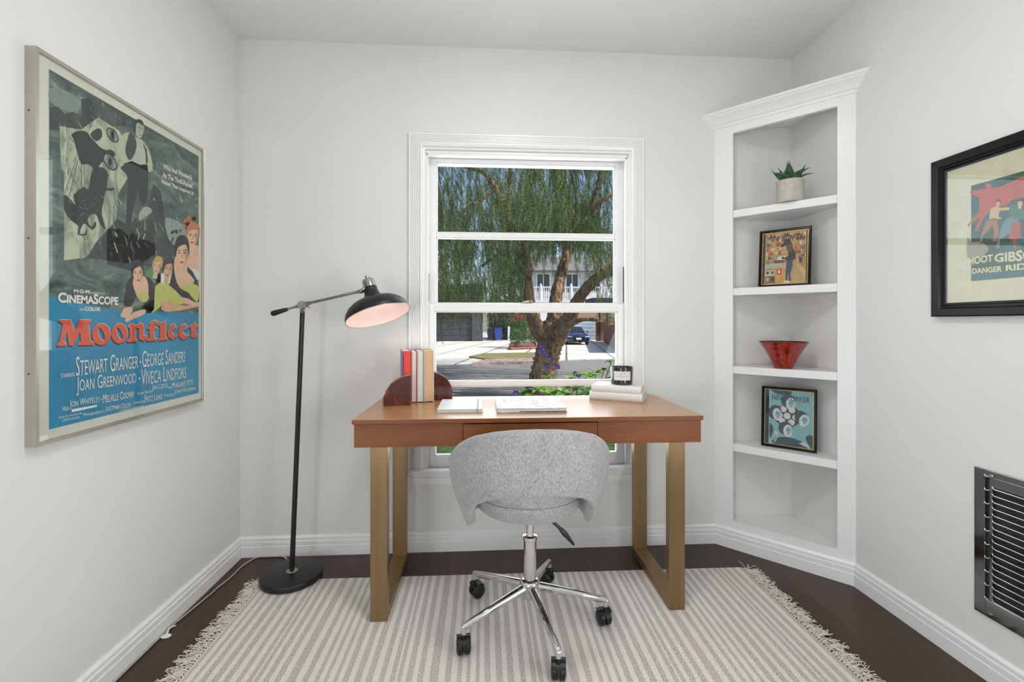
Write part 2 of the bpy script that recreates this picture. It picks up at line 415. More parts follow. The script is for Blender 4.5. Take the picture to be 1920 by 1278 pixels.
# lock seen on the meeting rail
zz = sz(985, 569.5, yl)
lk = MB(); lx = onY(990, 566, yl).x; lk.box(lx-.032, lx+.022, yl+.004, yl+.028, zz+.001, zz+.005); lk.tube([(lx-.026, yl+.016, zz+.007), (lx-.01, yl+.012, zz+.011), (lx+.012, yl+.014, zz+.014), (lx+.026, yl+.018, zz+.013)], .004); lk.build('sash_lock', M_nickel, wn, smooth=40)
mb = MB().box(OX0-.084, OX1+.084, YB-.05, YB-.002, .385, .405).box(OX0, OX1, YB-.004, YB+.13, .372, .391)
mb.build('sill', M_trimw, wn, bevel=.004)
mb = MB(); mb.box(OX0-.062, OX1+.062, YB-.018, YB-.001, .338, .385); mb.box(OX0-.062, OX1+.062, YB-.024, YB-.001, .358, .364); mb.box(OX0-.062, OX1+.062, YB-.013, YB-.001, .328, .338); mb.build('apron', M_trimw, wn, bevel=.002)

# ---- added window frames out of view, dressing the two side fill lamps
def added_window(nm, X, sg, y0, y1, z0, z1):
    w_ = struct(bpy.data.objects.new(nm, None)); COL.objects.link(w_); w_.location = (X, (y0+y1)/2, z0); WORLD[w_] = Vector(w_.location)
    m = MB(); xa, xb = sorted((X, X+sg*.022))
    for a0, a1, b0, b1 in ((y0-.08, y0, z0-.08, z1+.08), (y1, y1+.08, z0-.08, z1+.08), (y0, y1, z1, z1+.08), (y0, y1, z0-.08, z0), (y0, y1, (z0+z1)/2-.015, (z0+z1)/2+.015)): m.box(xa, xb, a0, a1, b0, b1)
    m.build('added_window_frame', M_trimw, w_, bevel=.003)
clt = thing('added_ceiling_light', 'added round flush white ceiling light, out of view, for fill', 'light', (.2, 1.08, HC))  # fixture added out of view to carry the overhead fill lamp
MB().lathe([(0, -.001), (.20, -.001), (.205, -.02), (.20, -.034), (.185, -.036), (.185, -.028), (0, -.028)], Matrix.Translation((.2, 1.08, HC)), 40).build('housing', M_trimw, clt, smooth=40)
added_window('added_window_2', XL, 1, -2.05, -.45, .4, 2.1); added_window('added_window_3', XR, -1, -.6, .6, .4, 1.9)

# ---- baseboards, one continuous mitred run
BP = [(0, 0), (.016, 0), (.016, .048), (.0125, .051), (.0125, .053), (.0145, .055), (.0145, .070), (.010, .073), (.010, .076), (.0115, .078), (.0115, .086), (.004, .094), (0, .094)]
path = [(XR, YR), (XR, 1.842), (1.170, YB), (XL, YB), (XL, YR)]
full = MB().sweep(BP, path); k = len(BP)
for i, nm in enumerate(('baseboard_right', 'baseboard_corner', 'baseboard_back', 'baseboard_left')):
    m2 = MB(); m2.v = full.v[i*k:(i+2)*k]; m2.f = [(a, (a+1) % k, k+(a+1) % k, k+a) for a in range(k)]+[tuple(range(k-1, -1, -1)), tuple(k+a for a in range(k))]; m2.m = [0]*len(m2.f); m2.mats = []
    struct(m2.build(nm, M_trim, smooth=25))
struct(MB().box(XL, XR, YR, YR+.015, 0, .09).build('baseboard_rear', M_trim))

# ---- wall texture patch on the right wall above the baseboard (chipped paint)
# ---- corner shelf
cs = thing('corner_shelf', 'tall built-in white corner bookshelf with five open triangular shelves', 'shelf', (1.374, 2.046, 0))
A = Vector((1.170, 2.250)); B = Vector((1.578, 1.842)); D = (B-A).normalized(); NN = Vector((-D.y, D.x))*1.0   # NN points to the corner (+,+)
if NN.x < 0: NN = -NN
def fs(s, d, z): q = A+D*s+NN*d; return Vector((q.x, q.y, z))
LEN = (B-A).length
def fbox(mb, s0, s1, d0, d1, z0, z1): 
    vs = [fs(s, d, z) for s in (s0, s1) for d in (d0, d1) for z in (z0, z1)]
    return mb.add(vs, [(0, 1, 3, 2), (4, 6, 7, 5), (0, 4, 5, 1), (2, 3, 7, 6), (0, 2, 6, 4), (1, 5, 7, 3)])
mb = MB(); e = .02
mb.prism([fs(.0, 0, .09), fs(.088, 0, .09), fs(.088, e, .09), fs(e, e, .09)], (0, 0, 2.06)); mb.prism([fs(.512, 0, .09), fs(LEN, 0, .09), fs(LEN-e, e, .09), fs(.512, e, .09)], (0, 0, 2.06))
fbox(mb, .088, .512, 0, e, 2.057, 2.15); fbox(mb, .088, .512, 0, e, .09, .132)
mb.build('face_frame', M_trim, cs)
def tri(z0, z1, front=0.0):
    m = MB(); m.prism([fs(front+.002, front+.0005, z0), fs(LEN-front-.002, front+.0005, z0), Vector((XR-.001, YB-.001, z0))], (0, 0, z1-z0)); return m
for zt in (1.673, 1.287, .900, .515):
    m = MB(); m.prism([fs(.0225+.0, .0205, zt-.036), fs(LEN-.0225, .0205, zt-.036), Vector((XR-.001, YB-.001, zt-.036))], (0, 0, .036))
    fbox(m, .0885, .5115, .001, .0205, zt-.036, zt)
    m.build('shelf', M_trim, cs, bevel=.0015)
tri(.10, .130, .0215).build('shelf', M_trim, cs); tri(2.12, 2.15, .0215).build('shelf', M_trim, cs)
ext = .05; pth = [tuple(B+D*ext), tuple(A-D*ext)]
MB().sweep([(-.01, 2.095), (.004, 2.095), (.006, 2.108), (.012, 2.112), (.016, 2.122), (.034, 2.142), (.040, 2.146), (.040, 2.152), (.046, 2.156), (.046, 2.168), (-.01, 2.168)], pth).build('crown_moulding', M_trim, cs, smooth=25)
m = MB(); m.prism([Vector((1.16, 2.25, 2.15)), Vector((1.578, 1.832, 2.15)), Vector((1.5775, 2.2495, 2.15))], (0, 0, .015)); m.build('top_board', M_trim, cs)

# ---- frames helper
def frame2d(prof, u0, u1, v0, v1, mp, m=None):
    mb = MB(); mb.sweep(prof, [(u0, v0), (u1, v0), (u1, v1), (u0, v1)], closed=True); mb.v = [tuple(mp(*v)) for v in mb.v]; return mb

# ================================================================ DESK
ZD = .757; DX0, DX1, DY0, DY1 = -.487, .845, 1.708, 2.224
dk = thing('desk', 'wooden writing desk with one drawer and brass sled legs under the window', 'desk', (.18, 1.95, 0))
dt = MB().box(DX0, DX1, DY0, DY1, ZD-.017, ZD).build('desktop', M_desk_lit, dk, bevel=.0012)
dt.data.materials.append(M_desk)          # same wood: top colour lightened to paint in glare, edges left darker
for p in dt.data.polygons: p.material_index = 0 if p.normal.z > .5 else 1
ax0, ax1, ay0, ay1, az0, az1 = DX0+.006, DX1-.006, DY0+.008, DY1-.006, .653, ZD-.0185
dl = onY(868.5, 800, ay0).x; dr = onY(1120, 800, ay0).x
mb = MB().box(ax0, dl-.0018, ay0, ay0+.02, az0, az1).box(dr+.0018, ax1, ay0, ay0+.02, az0, az1)
mb.box(ax0, ax0+.02, ay0+.02, ay1, az0, az1).box(ax1-.02, ax1, ay0+.02, ay1, az0, az1).box(ax0+.02, ax1-.02, ay1-.02, ay1, az0, az1)
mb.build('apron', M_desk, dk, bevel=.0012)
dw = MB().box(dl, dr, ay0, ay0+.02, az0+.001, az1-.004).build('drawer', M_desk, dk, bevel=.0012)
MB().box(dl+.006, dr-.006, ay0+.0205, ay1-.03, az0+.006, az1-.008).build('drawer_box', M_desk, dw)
mb = MB().box(ax0, ax1, DY0+.012, ay1, az1, ZD-.017).box(dl-.0017, dl-.0001, ay0+.012, ay0+.02, az0, az1).box(dr+.0001, dr+.0017, ay0+.012, ay0+.02, az0, az1); mb.build('shadow_gap', M_black, dk)
zb = .006
for x0, x1 in ((-.422, -.359), (.713, .776)):
    MB().box(x0, x1, 1.705+.012, 1.705+.046, zb, az0).build('leg', M_brass, dk, bevel=.0015)
    MB().box(x0, x1, 2.128, 2.162, zb, az0).build('leg', M_brass, dk, bevel=.0015)
    MB().box(x0, x1, 1.752, 2.1275, zb, zb+.034).build('foot_bar', M_brass, dk, bevel=.0015)

# ================================================================ RUG
RGX0, RGX1, RGY0, RGY1 = -.945, 1.170, .70, 2.012
rug = thing('area_rug', 'cream cotton rug with grey and blush stripes and fringed ends', 'rug', (0, 1.35, 0))
nx, ny = 60, 40; V = []; F = []
for j in range(ny+1):
    for i in range(nx+1):
        fx = i/nx; fy = j/ny; X = RGX0+(RGX1-RGX0)*fx; Y = RGY0+(RGY1-RGY0)*fy+(.014*(1-fx)-.010*fx)*fy
        V.append((X, Y, .0045))
for j in range(ny):
    for i in range(nx): a = j*(nx+1)+i; F.append((a, a+1, a+nx+2, a+nx+1))
mb = MB(); mb.add(V, F); o = mb.build('woven_body', M_rug, rug); o.modifiers.new('s', 'SOLIDIFY').thickness = .0035
def fringe(x, sgn):
    mb = MB(); y = RGY0
    while y < RGY1-.004:
        knot = Vector((x+sgn*.004, y+rnd.uniform(-.002, .002)+(.014 if sgn < 0 else -.010)*(y-RGY0)/(RGY1-RGY0), .006))
        mb.ellipsoid(knot, (.005, .0035, .0035), seg=6, rings=4)
        for q in range(5):
            L = rnd.uniform(.045, .075); ang = rnd.uniform(-.75, .75); p = knot.copy(); pts = [p.copy()]
            for t in range(6):
                ang += rnd.uniform(-.55, .55); p = p+Vector((sgn*math.cos(ang), math.sin(ang), 0))*(L/6); p.z = .003+abs(math.sin(t*1.3+q))*.006; pts.append(p.copy())
            mb.tube(pts, .0013, 4)
        y += .0115
    return mb.build('fringe', M_fringe, rug, fix=False)
fringe(RGX0, -1); fringe(RGX1, 1)

# ================================================================ OFFICE CHAIR
CX, CY = .158, 1.63
ch = thing('office_chair', 'light grey upholstered barrel-back office chair on chrome five-star base with casters', 'chair', (CX, CY, 0))
def interp(tab, x):
    for (a, b), (c, d) in zip(tab, tab[1:]):
        if x <= c: t = (x-a)/(c-a); t = t*t*(3-2*t) if False else t; return b+(d-b)*t
    return tab[-1][1]
topz = [(0, .792), (15, .789), (30, .778), (45, .758), (60, .722), (75, .672), (90, .640), (125, .615)]
botz = [(0, .596), (18, .591), (34, .572), (47, .540), (57, .497), (65, .455), (71, .434), (78, .428), (125, .428)]
rad = [(.40, .183), (.43, .193), (.47, .209), (.53, .232), (.58, .246), (.64, .254), (.72, .252), (.80, .244), (.9, .24)]
nph, nv = 72, 14; V = []; F = []
for i in range(nph+1):
    ph = -122+244*i/nph; zt = interp(topz, abs(ph)); zb2 = interp(botz, abs(ph))
    for j in range(nv+1):
        z = zb2+(zt-zb2)*j/nv; r = interp(rad, z); a = math.radians(ph)
        V.append((CX+r*math.sin(a)*1.0, CY-.005-r*math.cos(a)*.99, z))
for i in range(nph):
    for j in range(nv): a = i*(nv+1)+j; F.append((a, a+nv+1, a+nv+2, a+1))
mb = MB(); mb.add(V, F); o = mb.build('backrest', M_fabric, ch, fix=False, smooth=180)
md = o.modifiers.new('s', 'SOLIDIFY'); md.thickness = .032; md.offset = 1 ; md.use_even_offset = False
md = o.modifiers.new('b', 'BEVEL'); md.width = .0115; md.segments = 4; md.limit_method = 'ANGLE'; md.angle_limit = math.radians(50)
back = o
Ms = Matrix.Translation((CX, CY+.01, 0))
mb = MB().lathe([(.0, .448), (.14, .449), (.168, .456), (.186, .472), (.195, .495), (.197, .512), (.1965, .5165)], Ms @ Matrix.Diagonal((1, .97, 1, 1)), 64); mb.build('seat_base', M_fabric, ch, smooth=50)
mb = MB().lathe([(.195, .5175), (.199, .521), (.200, .535), (.194, .549), (.178, .559), (.15, .564), (.08, .568), (.0, .569)], Ms @ Matrix.Diagonal((1, .97, 1, 1)), 64); mb.build('seat_cushion', M_fabric, ch, smooth=70)
bx, by = .168, 1.665
MB().box(CX-.07, CX+.07, CY-.06, CY+.1, .425, .449).build('tilt_mechanism', M_plastic, ch, bevel=.006)
lev = MB().tube([(CX+.05, 1.62, .437), onY(1050, 990, 1.62), onY(1060, 1002, 1.62)], [.005, .006, .009], 8)
a, b, c = onY(1052, 992, 1.62), onY(1064, 1006, 1.62), onY(1076, 1021, 1.62)
lev.tube([a, a.lerp(b, .5), b, c], [.0085, .010, .0085, .004], 8); lev.build('height_lever', M_plastic, ch, smooth=40)
MB().cyl((bx, by, .16), (bx, by, .43), .0135, seg=24).build('gas_lift', M_chrome, ch, smooth=40)
MB().lathe([(.0165, .168), (.0235, .17), (.0235, .318), (.026, .322), (.026, .334), (.0165, .337)], Matrix.Translation((bx, by, 0)), 32).build('column_sleeve', M_chrome, ch, smooth=30)
hub = MB().lathe([(.0, .112), (.030, .112), (.031, .150), (.034, .153), (.038, .160), (.037, .170), (.031, .177), (.024, .180)], Matrix.Translation((bx, by, 0)), 40).build('base_hub', M_chrome, ch, smooth=40)
def caster(tip, roll, parent):
    M = Matrix.Translation(tip) @ Matrix.Rotation(roll, 4, 'Z')
    mb = MB()
    mb.cyl((M @ Vector((0, 0, .058-.0))).to_tuple(), (M @ Vector((0, 0, .083))).to_tuple(), .0065, seg=10)
    zc = .0335; r = .0275; q = Matrix.Rotation(PI/2, 4, 'Y')
    for sgn in (-1, 1):
        Mw = M @ Matrix.Translation((sgn*.0122, .012, zc)) @ q
        w_ = MB().lathe([(0, -.0112), (r-.009, -.0112), (r-.007, -.010), (r-.003, -.009), (r, -.006), (r, .006), (r-.003, .009), (r-.007, .010), (r-.009, .0112), (0, .0112)], Mw, 28)
        w_.build('wheel', M_plastic, parent, smooth=35)
    # hood: band arching over the wheels
    arc = []
    for t in range(13):
        an = math.radians(-20+200*t/12); arc.append((math.cos(an), math.sin(an)))
    vs = []
    for ca, sa in arc:
        for rr in (r+.002, r+.0055):
            for sx_ in (-.0035, .0035): vs.append(M @ Vector((sx_*1.0 if rr < 0 else sx_*6.6 if sa > .55 else sx_, .012+ca*rr, zc+sa*rr)))
    fs_ = []
    for t in range(12):
        a = t*4; b = a+4; fs_ += [(a, b, b+1, a+1), (a+2, a+3, b+3, b+2), (a, a+2, b+2, b), (a+1, b+1, b+3, a+3)]
    fs_ += [(0, 1, 3, 2), (48, 50, 51, 49)]
    mb.add(vs, fs_)
    return mb.build('caster_fork', M_plastic, parent, smooth=40)
AR = .275
for k, an in enumerate((-5, -77, -149, -221, -293)):
    a = math.radians(an); tip = Vector((bx+AR*math.cos(a), by+AR*math.sin(a), 0)); st = Vector((bx+.02*math.cos(a), by+.02*math.sin(a), .150))
    e1 = Vector((tip.x, tip.y, .103)); mid = st.lerp(e1, .5)+Vector((0, 0, .002))
    mb = MB().tube([st, mid, e1, e1+(e1-st).normalized()*.006], [.0175, .014, .0105, .007], 16)
    mb.cyl((tip.x, tip.y, .080), (tip.x, tip.y, .101), .0085, .0095, 14)
    arm = mb.build('base_arm', M_chrome, ch, smooth=50)
    caster(Vector((tip.x, tip.y, 0)), (0.9, .15, -.1, 1.0, .6)[(k)] if False else (.25, -.15, .12, -1.0, .9)[k], arm)

# ================================================================ FLOOR LAMP
lp = thing('floor_lamp', 'black pharmacy floor lamp with nickel swing arm and dome shade, switched on', 'lamp', (-.835, 2.04, .005))
LB = Vector((-.835, 2.035, .006))
MB().lathe([(0, 0), (.118, 0), (.125, .004), (.126, .020), (.123, .026), (.117, .028), (0, .030)], Matrix.Translation(LB), 56).build('base', M_black, lp, smooth=35)
MB().lathe([(0, .030), (.022, .030), (.024, .032), (.020, .035), (0, .036)], Matrix.Translation(LB), 28).build('base_collar', M_nickel, lp, smooth=35)
J = onY(567.5, 571, 2.035); PT = onY(567, 586, 2.035)
MB().cyl((LB.x, LB.y, LB.z+.034), PT, .0105, .0100, 16).build('pole', M_black, lp, smooth=40)
hy = 2.035; hl, sr = onY(510, 588, hy), onY(677, 545.5, 1.99)
mb = MB().lathe([(.006, 0), (.0105, .002), (.0125, .006), (.008, .012), (.010, .018), (.0125, .022), (.006, .03)], Matrix.Translation(PT-Vector((0, 0, .002))), 20)
mb.cyl(J+Vector((0, -.018, 0)), J+Vector((0, .018, 0)), .0165, seg=24); mb.cyl(J+Vector((0, -.021, 0)), J+Vector((0, -.018, 0)), .010, seg=20)
mb.tube([J+Vector((.018, -.006, -.004)), J+Vector((.034, -.012, -.014))], [.003, .0022], 8)
mb.build('joint', M_nickel, lp, smooth=35)
d = (sr-J).normalized(); d2 = (J-hl).normalized()
ar = MB().tube([J+d*.012, sr], .0062, 14); ar.tube([J+d*.018, J+d*.034], [.0105, .009], 14); ar.tube([J-d2*.012, J-d2*.07], .0052, 12); ar.tube([J-d2*.016, J-d2*.03], [.009, .0075], 12)
ar.tube([sr-d*.014, sr-d*.002, sr+d*.010], [.008, .010, .009], 14)
arm = ar.build('swing_arm', M_nickel, lp, smooth=40)
MB().tube([J-d2*.066, J-d2*.075, hl-(hl-J)*.0+d2*.012, hl+d2*.0, hl-d2*.004], [.007, .0085, .0125, .011, .005], 14).build('counterweight_grip', M_black, arm, smooth=50)
SD = Vector((.315, -.215, -.925)).normalized()    # direction the shade opens towards
RC = onY(709.5, 592, 1.985)
Q = Matrix.Translation(RC) @ (-SD).to_track_quat('Z', 'Y').to_matrix().to_4x4()
prof_o = [(.1375, 0), (.1385, .004), (.137, .014), (.131, .030), (.118, .048), (.098, .063), (.074, .073), (.052, .080), (.040, .088), (.033, .100), (.0295, .116), (.0285, .134)]
mb = MB().lathe(prof_o, Q, 64, caps=False); shd = mb.build('shade', M_black, lp, smooth=60, fix=False)
MB().lathe([(r-.0018, z+(0 if i == 0 else -.0012)) for i, (r, z) in enumerate(prof_o)], Q, 64, caps=False).build('shade_lining', M_shadein, shd, smooth=60, fix=False)
MB().lathe([(.137, 0), (.1388, 0), (.1388, .002), (.137, .002), (.137, 0)], Q, 64, caps=False).build('shade_rim', M_nickel, shd, smooth=30)
sk = MB().lathe([(0, .128), (.0245, .128), (.0265, .130), (.0265, .165), (.0245, .170), (.010, .171), (.0085, .172), (.0085, .188), (.0070, .190), (0, .190)], Q, 32)
sk.build('socket_cap', M_nickel, lp, smooth=30)
cp = Q @ Vector((.0, 0, .150)); MB().tube([sr+d*.006, sr.lerp(cp, .5), cp], [.008, .010, .010], 12).build('shade_bracket', M_nickel, lp, smooth=40)
M_bulb = mat('warm_bulb', '#ffe9d8', .4, emit=('#ffe0cc', 1.0), fn=None)
bp = Q @ Vector((0, 0, .075))
MB().ellipsoid(bp, (.022, .022, .026), m=None).cyl(bp, Q @ Vector((0, 0, .125)), .014).build('bulb', M_bulb, shd, smooth=60)
l = light('floor_lamp_bulb', 'POINT', tuple(Q @ Vector((0, 0, .035))), None, .5, (1, .82, .72), shadow_soft_size=.03)
# cord
cpts = [onZ(547, 1050, .0), onZ(530, 1044, .0), onZ(505, 1042, .0), onZ(480, 1047, .0), onZ(455, 1062, .0), onZ(432, 1084, .0), onZ(408, 1103, .0), onZ(395, 1115, 0), onZ(350, 1152, 0), onZ(318, 1178, 0), onZ(270, 1222, 0), onZ(215, 1272, 0)]
cp2 = []
for i, p in enumerate(cpts):
    if i == 0: p = LB+Vector((-.05, .115, 0))
    cp2.append((max(p.x, XL+.0215), min(p.y, YB-.022), .0045))
q = cp2[-1]; cp2.append((XL+.0215, .6, .0045)); cp2.append((XL+.0215, -.4, .0045))
cp2 = [tuple(v) for v in cp2]
sm = []
for i in range(len(cp2)-1):
    p0, p1, p2, p3 = [Vector(cp2[max(0, min(len(cp2)-1, i+j-1))]) for j in range(4)]
    for t in range(6):
        u = t/6; sm.append(.5*((2*p1)+(-p0+p2)*u+(2*p0-5*p1+4*p2-p3)*u*u+(-p0+3*p1-3*p2+p3)*u**3))
sm = [Vector((max(p.x, XL+.0205), min(p.y, YB-.0205), p.z)) for p in sm]
M_cord = mat('pale_grey_vinyl', '#b9b6b0', .5, fn=noisy('#aeaba5', '#c2bfb9', 30, bs=.02))
tag(MB().tube(sm, .0028, 8).build('power_cord', M_cord, smooth=60), 'thin pale power cord running along the left baseboard to the floor lamp', 'cord')
ds = onZ(308, 1192, .003)
mb = MB().lathe([(0, 0), (.014, 0), (.016, .003), (.012, .006), (0, .007)], Matrix.Translation((ds.x+.006, ds.y, .0005)) @ Matrix.Diagonal((1.1, .8, 1, 1)), 20)
mb.tube([(ds.x+.004, ds.y+.006, .006), (ds.x-.004, ds.y+.03, .009), (ds.x+.000, ds.y+.045, .008), (ds.x+.006, ds.y+.052, .006)], [.004, .003, .0028, .002], 8)
tag(mb.build('door_stop', M_trim, smooth=40), 'small white door stop lying on the dark floor by the left baseboard', 'door stop')

# ================================================================ THINGS ON THE DESK
M_page = mat('book_pages', '#e6e0d4', .8, fn=noisy('#d6cfc0', '#f0ebe0', 3, (200, 1, 1), bs=.1))
def cover(h): return mat('book_cloth_'+h.lstrip('#'), h, .6, fn=noisy(h, '#%02x%02x%02x' % tuple(min(255, int(int(h[i:i+2], 16)*1.08)) for i in (1, 3, 5)), 90, bs=.06))
# upright books: local frame rotated, fore-edge or spine towards the camera
ub = Vector((-.334, 2.052, ZD+.0005)); uang = math.radians(13)
MU = Matrix.Translation(ub) @ Matrix.Rotation(uang, 4, 'Z')
def upright(x, wdt, h, dep, cov, page, spine_out, label, c2=None):
    root = thing('book', label, 'book', tuple(MU @ Vector((x+wdt/2, dep/2, 0))), 'upright books between the agate bookends')
    m = MB(); t = .0022
    cm = cover(cov); c2m = cover(c2 or cov)
    if spine_out:
        m.box(x, x+t, -.001, dep, 0, h, c2m, MU); m.box(x+wdt-t, x+wdt, .004, dep, 0, h, c2m, MU)
        prof = [(x+wdt/2+.002-(wdt/2-.002)*math.cos(a), .006-.007*math.sin(a)) for a in [PI*i/10 for i in range(11)]]
        m.prism([MU @ Vector((px, py, 0)) for px, py in prof], (0, 0, h), cm)
    else:
        m.box(x, x+t, 0, dep, 0, h, cm, MU); m.box(x+wdt-t, x+wdt, 0, dep, 0, h, c2m, MU); m.box(x+t, x+wdt-t, dep-t, dep, 0, h, cm, MU)
    m.build('cover', None, root)
    MB().box(x+t+.0003, x+wdt-t-.0003, .006 if not spine_out else .012, dep-t-.0005, .003, h-.003, None, MU).build('page_block', page, root)
M_pw = mat('white_pages', '#e4e3de', .8, fn=noisy('#cfcec8', '#efeeea', 3, (300, 1, 1), bs=.15))
M_pk = mat('tan_pages', '#d9b68e', .8, fn=noisy('#cba67c', '#e3c49e', 3, (300, 1, 1), bs=.15))
upright(-.030, .040, .232, .150, '#d84a3a', M_page, True, 'thick red book with its rounded spine facing out, leftmost of the upright books', '#8274ad')
upright(.0105, .024, .230, .150, '#8c6a86', M_page, False, 'slim cream-paged book with mauve cover, second from the left in the upright row', '#c4394a')
upright(.035, .0305, .231, .150, '#8b8780', M_pw, False, 'white-paged book with grey boards, second from the right in the upright row')
upright(.066, .0435, .232, .155, '#c7c0ae', M_pk, False, 'tan-paged book with pale cover, rightmost of the upright books', '#efece6')
# agate bookends
def f_agate(n, b):
    v = coords(n, (1, 1, 1)); dst = N(n, 'ShaderNodeVectorMath', operation='LENGTH'); n.links.new(v, dst.inputs[0])
    w_ = noise(n, v, 16, 6, .6, 1.5)
    setc(n, b, ramp(n, w_, [(.3, '#3a1613'), (.5, '#511d16'), (.60, '#7a3422'), (.72, '#a3583a')]))
M_agate = mat('polished_agate', '#5a2018', .12, coat=.5, fn=f_agate)
M_rind = mat('agate_rind', '#8a6a5a', .85, fn=noisy('#6a4a3c', '#b79a88', 60, bs=.8, bd=.006))
def bookend(pts, origin, ang, depth, label, side):
    M = Matrix.Translation(origin) @ Matrix.Rotation(ang, 4, 'Z'); root = thing('agate_bookend', label, 'bookend', origin, 'pair of agate bookends')
    P = [M @ Vector((x, 0, z)) for x, z in pts]; dv = (M.to_3x3() @ Vector((0, depth, 0)))
    MB().prism([p for p in P], dv).build('stone_slab', M_agate, root, bevel=.001)
    # rough rind follows the curved edge only
    n = len(pts); vs = []; cur = [q for q in pts]
    ins = []; cx = sum(q[0] for q in pts)/n; cz = .0
    m = MB(); outer = []; inner = []
    for i, (x, z) in enumerate(cur):
        rr = 1.05+rnd.uniform(-.012, .02); outer.append((x*rr, max(z*rr, 0))); inner.append((x*1.005, max(z*1.005, 0)))
    st = 0
    ring = outer+inner[::-1]
    m.prism([M @ Vector((x, -.0012, z)) for x, z in ring], (M.to_3x3() @ Vector((0, depth+.002, 0)))).build('rind', M_rind, root)
def arc_pts(sg, w_, h, n=16, pw=1.0):
    # quarter shape: starts at foot far from the books, ends at the top beside them
    return [(sg*w_*math.cos(PI/2*i/n)**pw if i < n else 0, h*math.sin(PI/2*i/n)) for i in range(n+1)]
ptsL = [(-.112, .0), (-.113, .02), (-.108, .045), (-.097, .07), (-.08, .092), (-.058, .11), (-.035, .121), (-.012, .127), (0, .128)]
ptsR = [(.083, .0), (.086, .02), (.085, .045), (.079, .066), (.066, .088), (.048, .106), (.028, .118), (.010, .125), (0, .127)]
def bookend2(pts, origin, ang, depth, label):
    M = Matrix.Translation(origin) @ Matrix.Rotation(ang, 4, 'Z'); root = thing('agate_bookend', label, 'bookend', origin, 'pair of agate bookends')
    cv = smooth_open(pts, 4); body = cv+[(0, 0)]
    MB().prism([M @ Vector((x, 0, z)) for x, z in body], (M.to_3x3() @ Vector((0, depth, 0)))).build('stone_slab', M_agate, root, bevel=.001)
    sc = []
    for i, (x, z) in enumerate(cv): k = 1.03+rnd.uniform(-.008, .014); sc.append((x*k, z*k if z > .001 else 0))
    ring = sc+[(x*1.004, z*1.004) for x, z in cv][::-1]
    MB().prism([M @ Vector((x, -.0015, z)) for x, z in ring], (M.to_3x3() @ Vector((0, depth+.003, 0)))).build('rind', M_rind, root)
def smooth_open(p, k):
    out = []
    for i in range(len(p)-1):
        q = [Vector(p[max(0, min(len(p)-1, i+j-1))]) for j in range(4)]
        for t in range(k):
            u = t/k; v = .5*((2*q[1])+(-q[0]+q[2])*u+(2*q[0]-5*q[1]+4*q[2]-q[3])*u*u+(-q[0]+3*q[1]-3*q[2]+q[3])*u**3); out.append((v.x, max(0, v.y)))
    out.append(p[-1]); return out
bookend2(ptsL, tuple(onZ(769.5, 759.0, ZD+.0005)), math.radians(8), .026, 'dark red polished agate bookend with rough rind, left of the books')
bookend2(ptsR, tuple(MU @ Vector((.1125, .040, 0))), math.radians(14), .05, 'brown-red polished agate bookend, right of the books')

# notebooks
M_nb = mat('pale_grey_cover', '#dfe2e1', .45, fn=noisy('#d6d9d8', '#e6e8e7', 12, bs=.03))
nb = thing('notebook', 'thin pale grey closed notebook with elastic band lying on the desk left of centre', 'notebook', (-.097, 1.945, ZD))
x0, x1, y0, y1 = -.188, -.006, 1.823, 2.065
MB().box(x0, x1, y0, y1, ZD+.0005, ZD+.002).box(x0, x1, y0, y1, ZD+.0125, ZD+.014).build('cover', M_nb, nb, bevel=.0005)
MB().box(x0+.002, x1-.002, y0+.003, y1-.002, ZD+.0022, ZD+.0123).build('page_block', M_pw, nb)
MB().box(x1-.024, x1-.018, y0-.0006, y1+.0006, ZD+.0142, ZD+.0148).box(x1-.024, x1-.018, y0-.0012, y0-.0004, ZD+.0006, ZD+.0148).build('elastic_band', mat('grey_elastic', '#a9acac', .7), nb)
def f_marble(n, b):
    v = coords(n); a = noise(n, v, 9, 8, .65, 1.6)
    setc(n, b, ramp(n, a, [(.38, '#e9e8e8'), (.47, '#c9c5c8'), (.5, '#9f979b'), (.53, '#d9d6d8'), (.62, '#eeeeee')]))
M_marble = mat('marbled_paper', '#e3e2e2', .4, fn=f_marble)
nb = thing('notebook', 'larger white marbled hardcover book lying flat at the middle of the desk', 'book', (.19, 1.93, ZD))
x0, x1, y0, y1 = .050, .333, 1.806, 2.065
MB().box(x0, x1, y0, y1, ZD+.0005, ZD+.0025).box(x0, x1, y0, y1, ZD+.0165, ZD+.0185).box(x0, x0+.002, y0, y1, ZD+.0025, ZD+.0165).build('cover', M_marble, nb, bevel=.0005)
MB().box(x0+.0025, x1-.004, y0+.003, y1-.003, ZD+.0028, ZD+.0162).build('page_block', M_pw, nb)
MB().box(x0+.09, x1-.004, y0-.0004, y0+.0026, ZD+.0028, ZD+.0056).build('bottom_band', mat('dark_band', '#4b3b38', .6), nb)

# white stacked books and candle
M_linen = mat('white_book_linen', '#e8e6e2', .7, fn=noisy('#e2e0dc', '#eeecea', 120, bs=.15, bd=.001))
def flatbook(corner, ang, wd, dp, z0, th, label):
    M = Matrix.Translation((corner[0], corner[1], z0)) @ Matrix.Rotation(ang, 4, 'Z'); root = thing('book', label, 'book', (M @ Vector((wd/2, dp/2, 0))).to_tuple(), 'white books stacked on the desk')
    m = MB(); t = .0025
    m.box(.002, wd, .004, dp, 0, t, None, M).box(.002, wd, .004, dp, th-t, th, None, M)
    # rounded spine along the front edge
    pr = [(.007-.009*math.sin(a), th/2-th/2*math.cos(a)) for a in [PI*i/12 for i in range(13)]]
    m.prism([M @ Vector((.002, y, z)) for y, z in pr], (M.to_3x3() @ Vector((wd-.002, 0, 0))))
    m.build('cover', M_linen, root, smooth=35)
    MB().box(.006, wd-.004, .0075, dp-.004, t+.0003, th-t-.0003, None, M).build('page_block', M_pw, root)
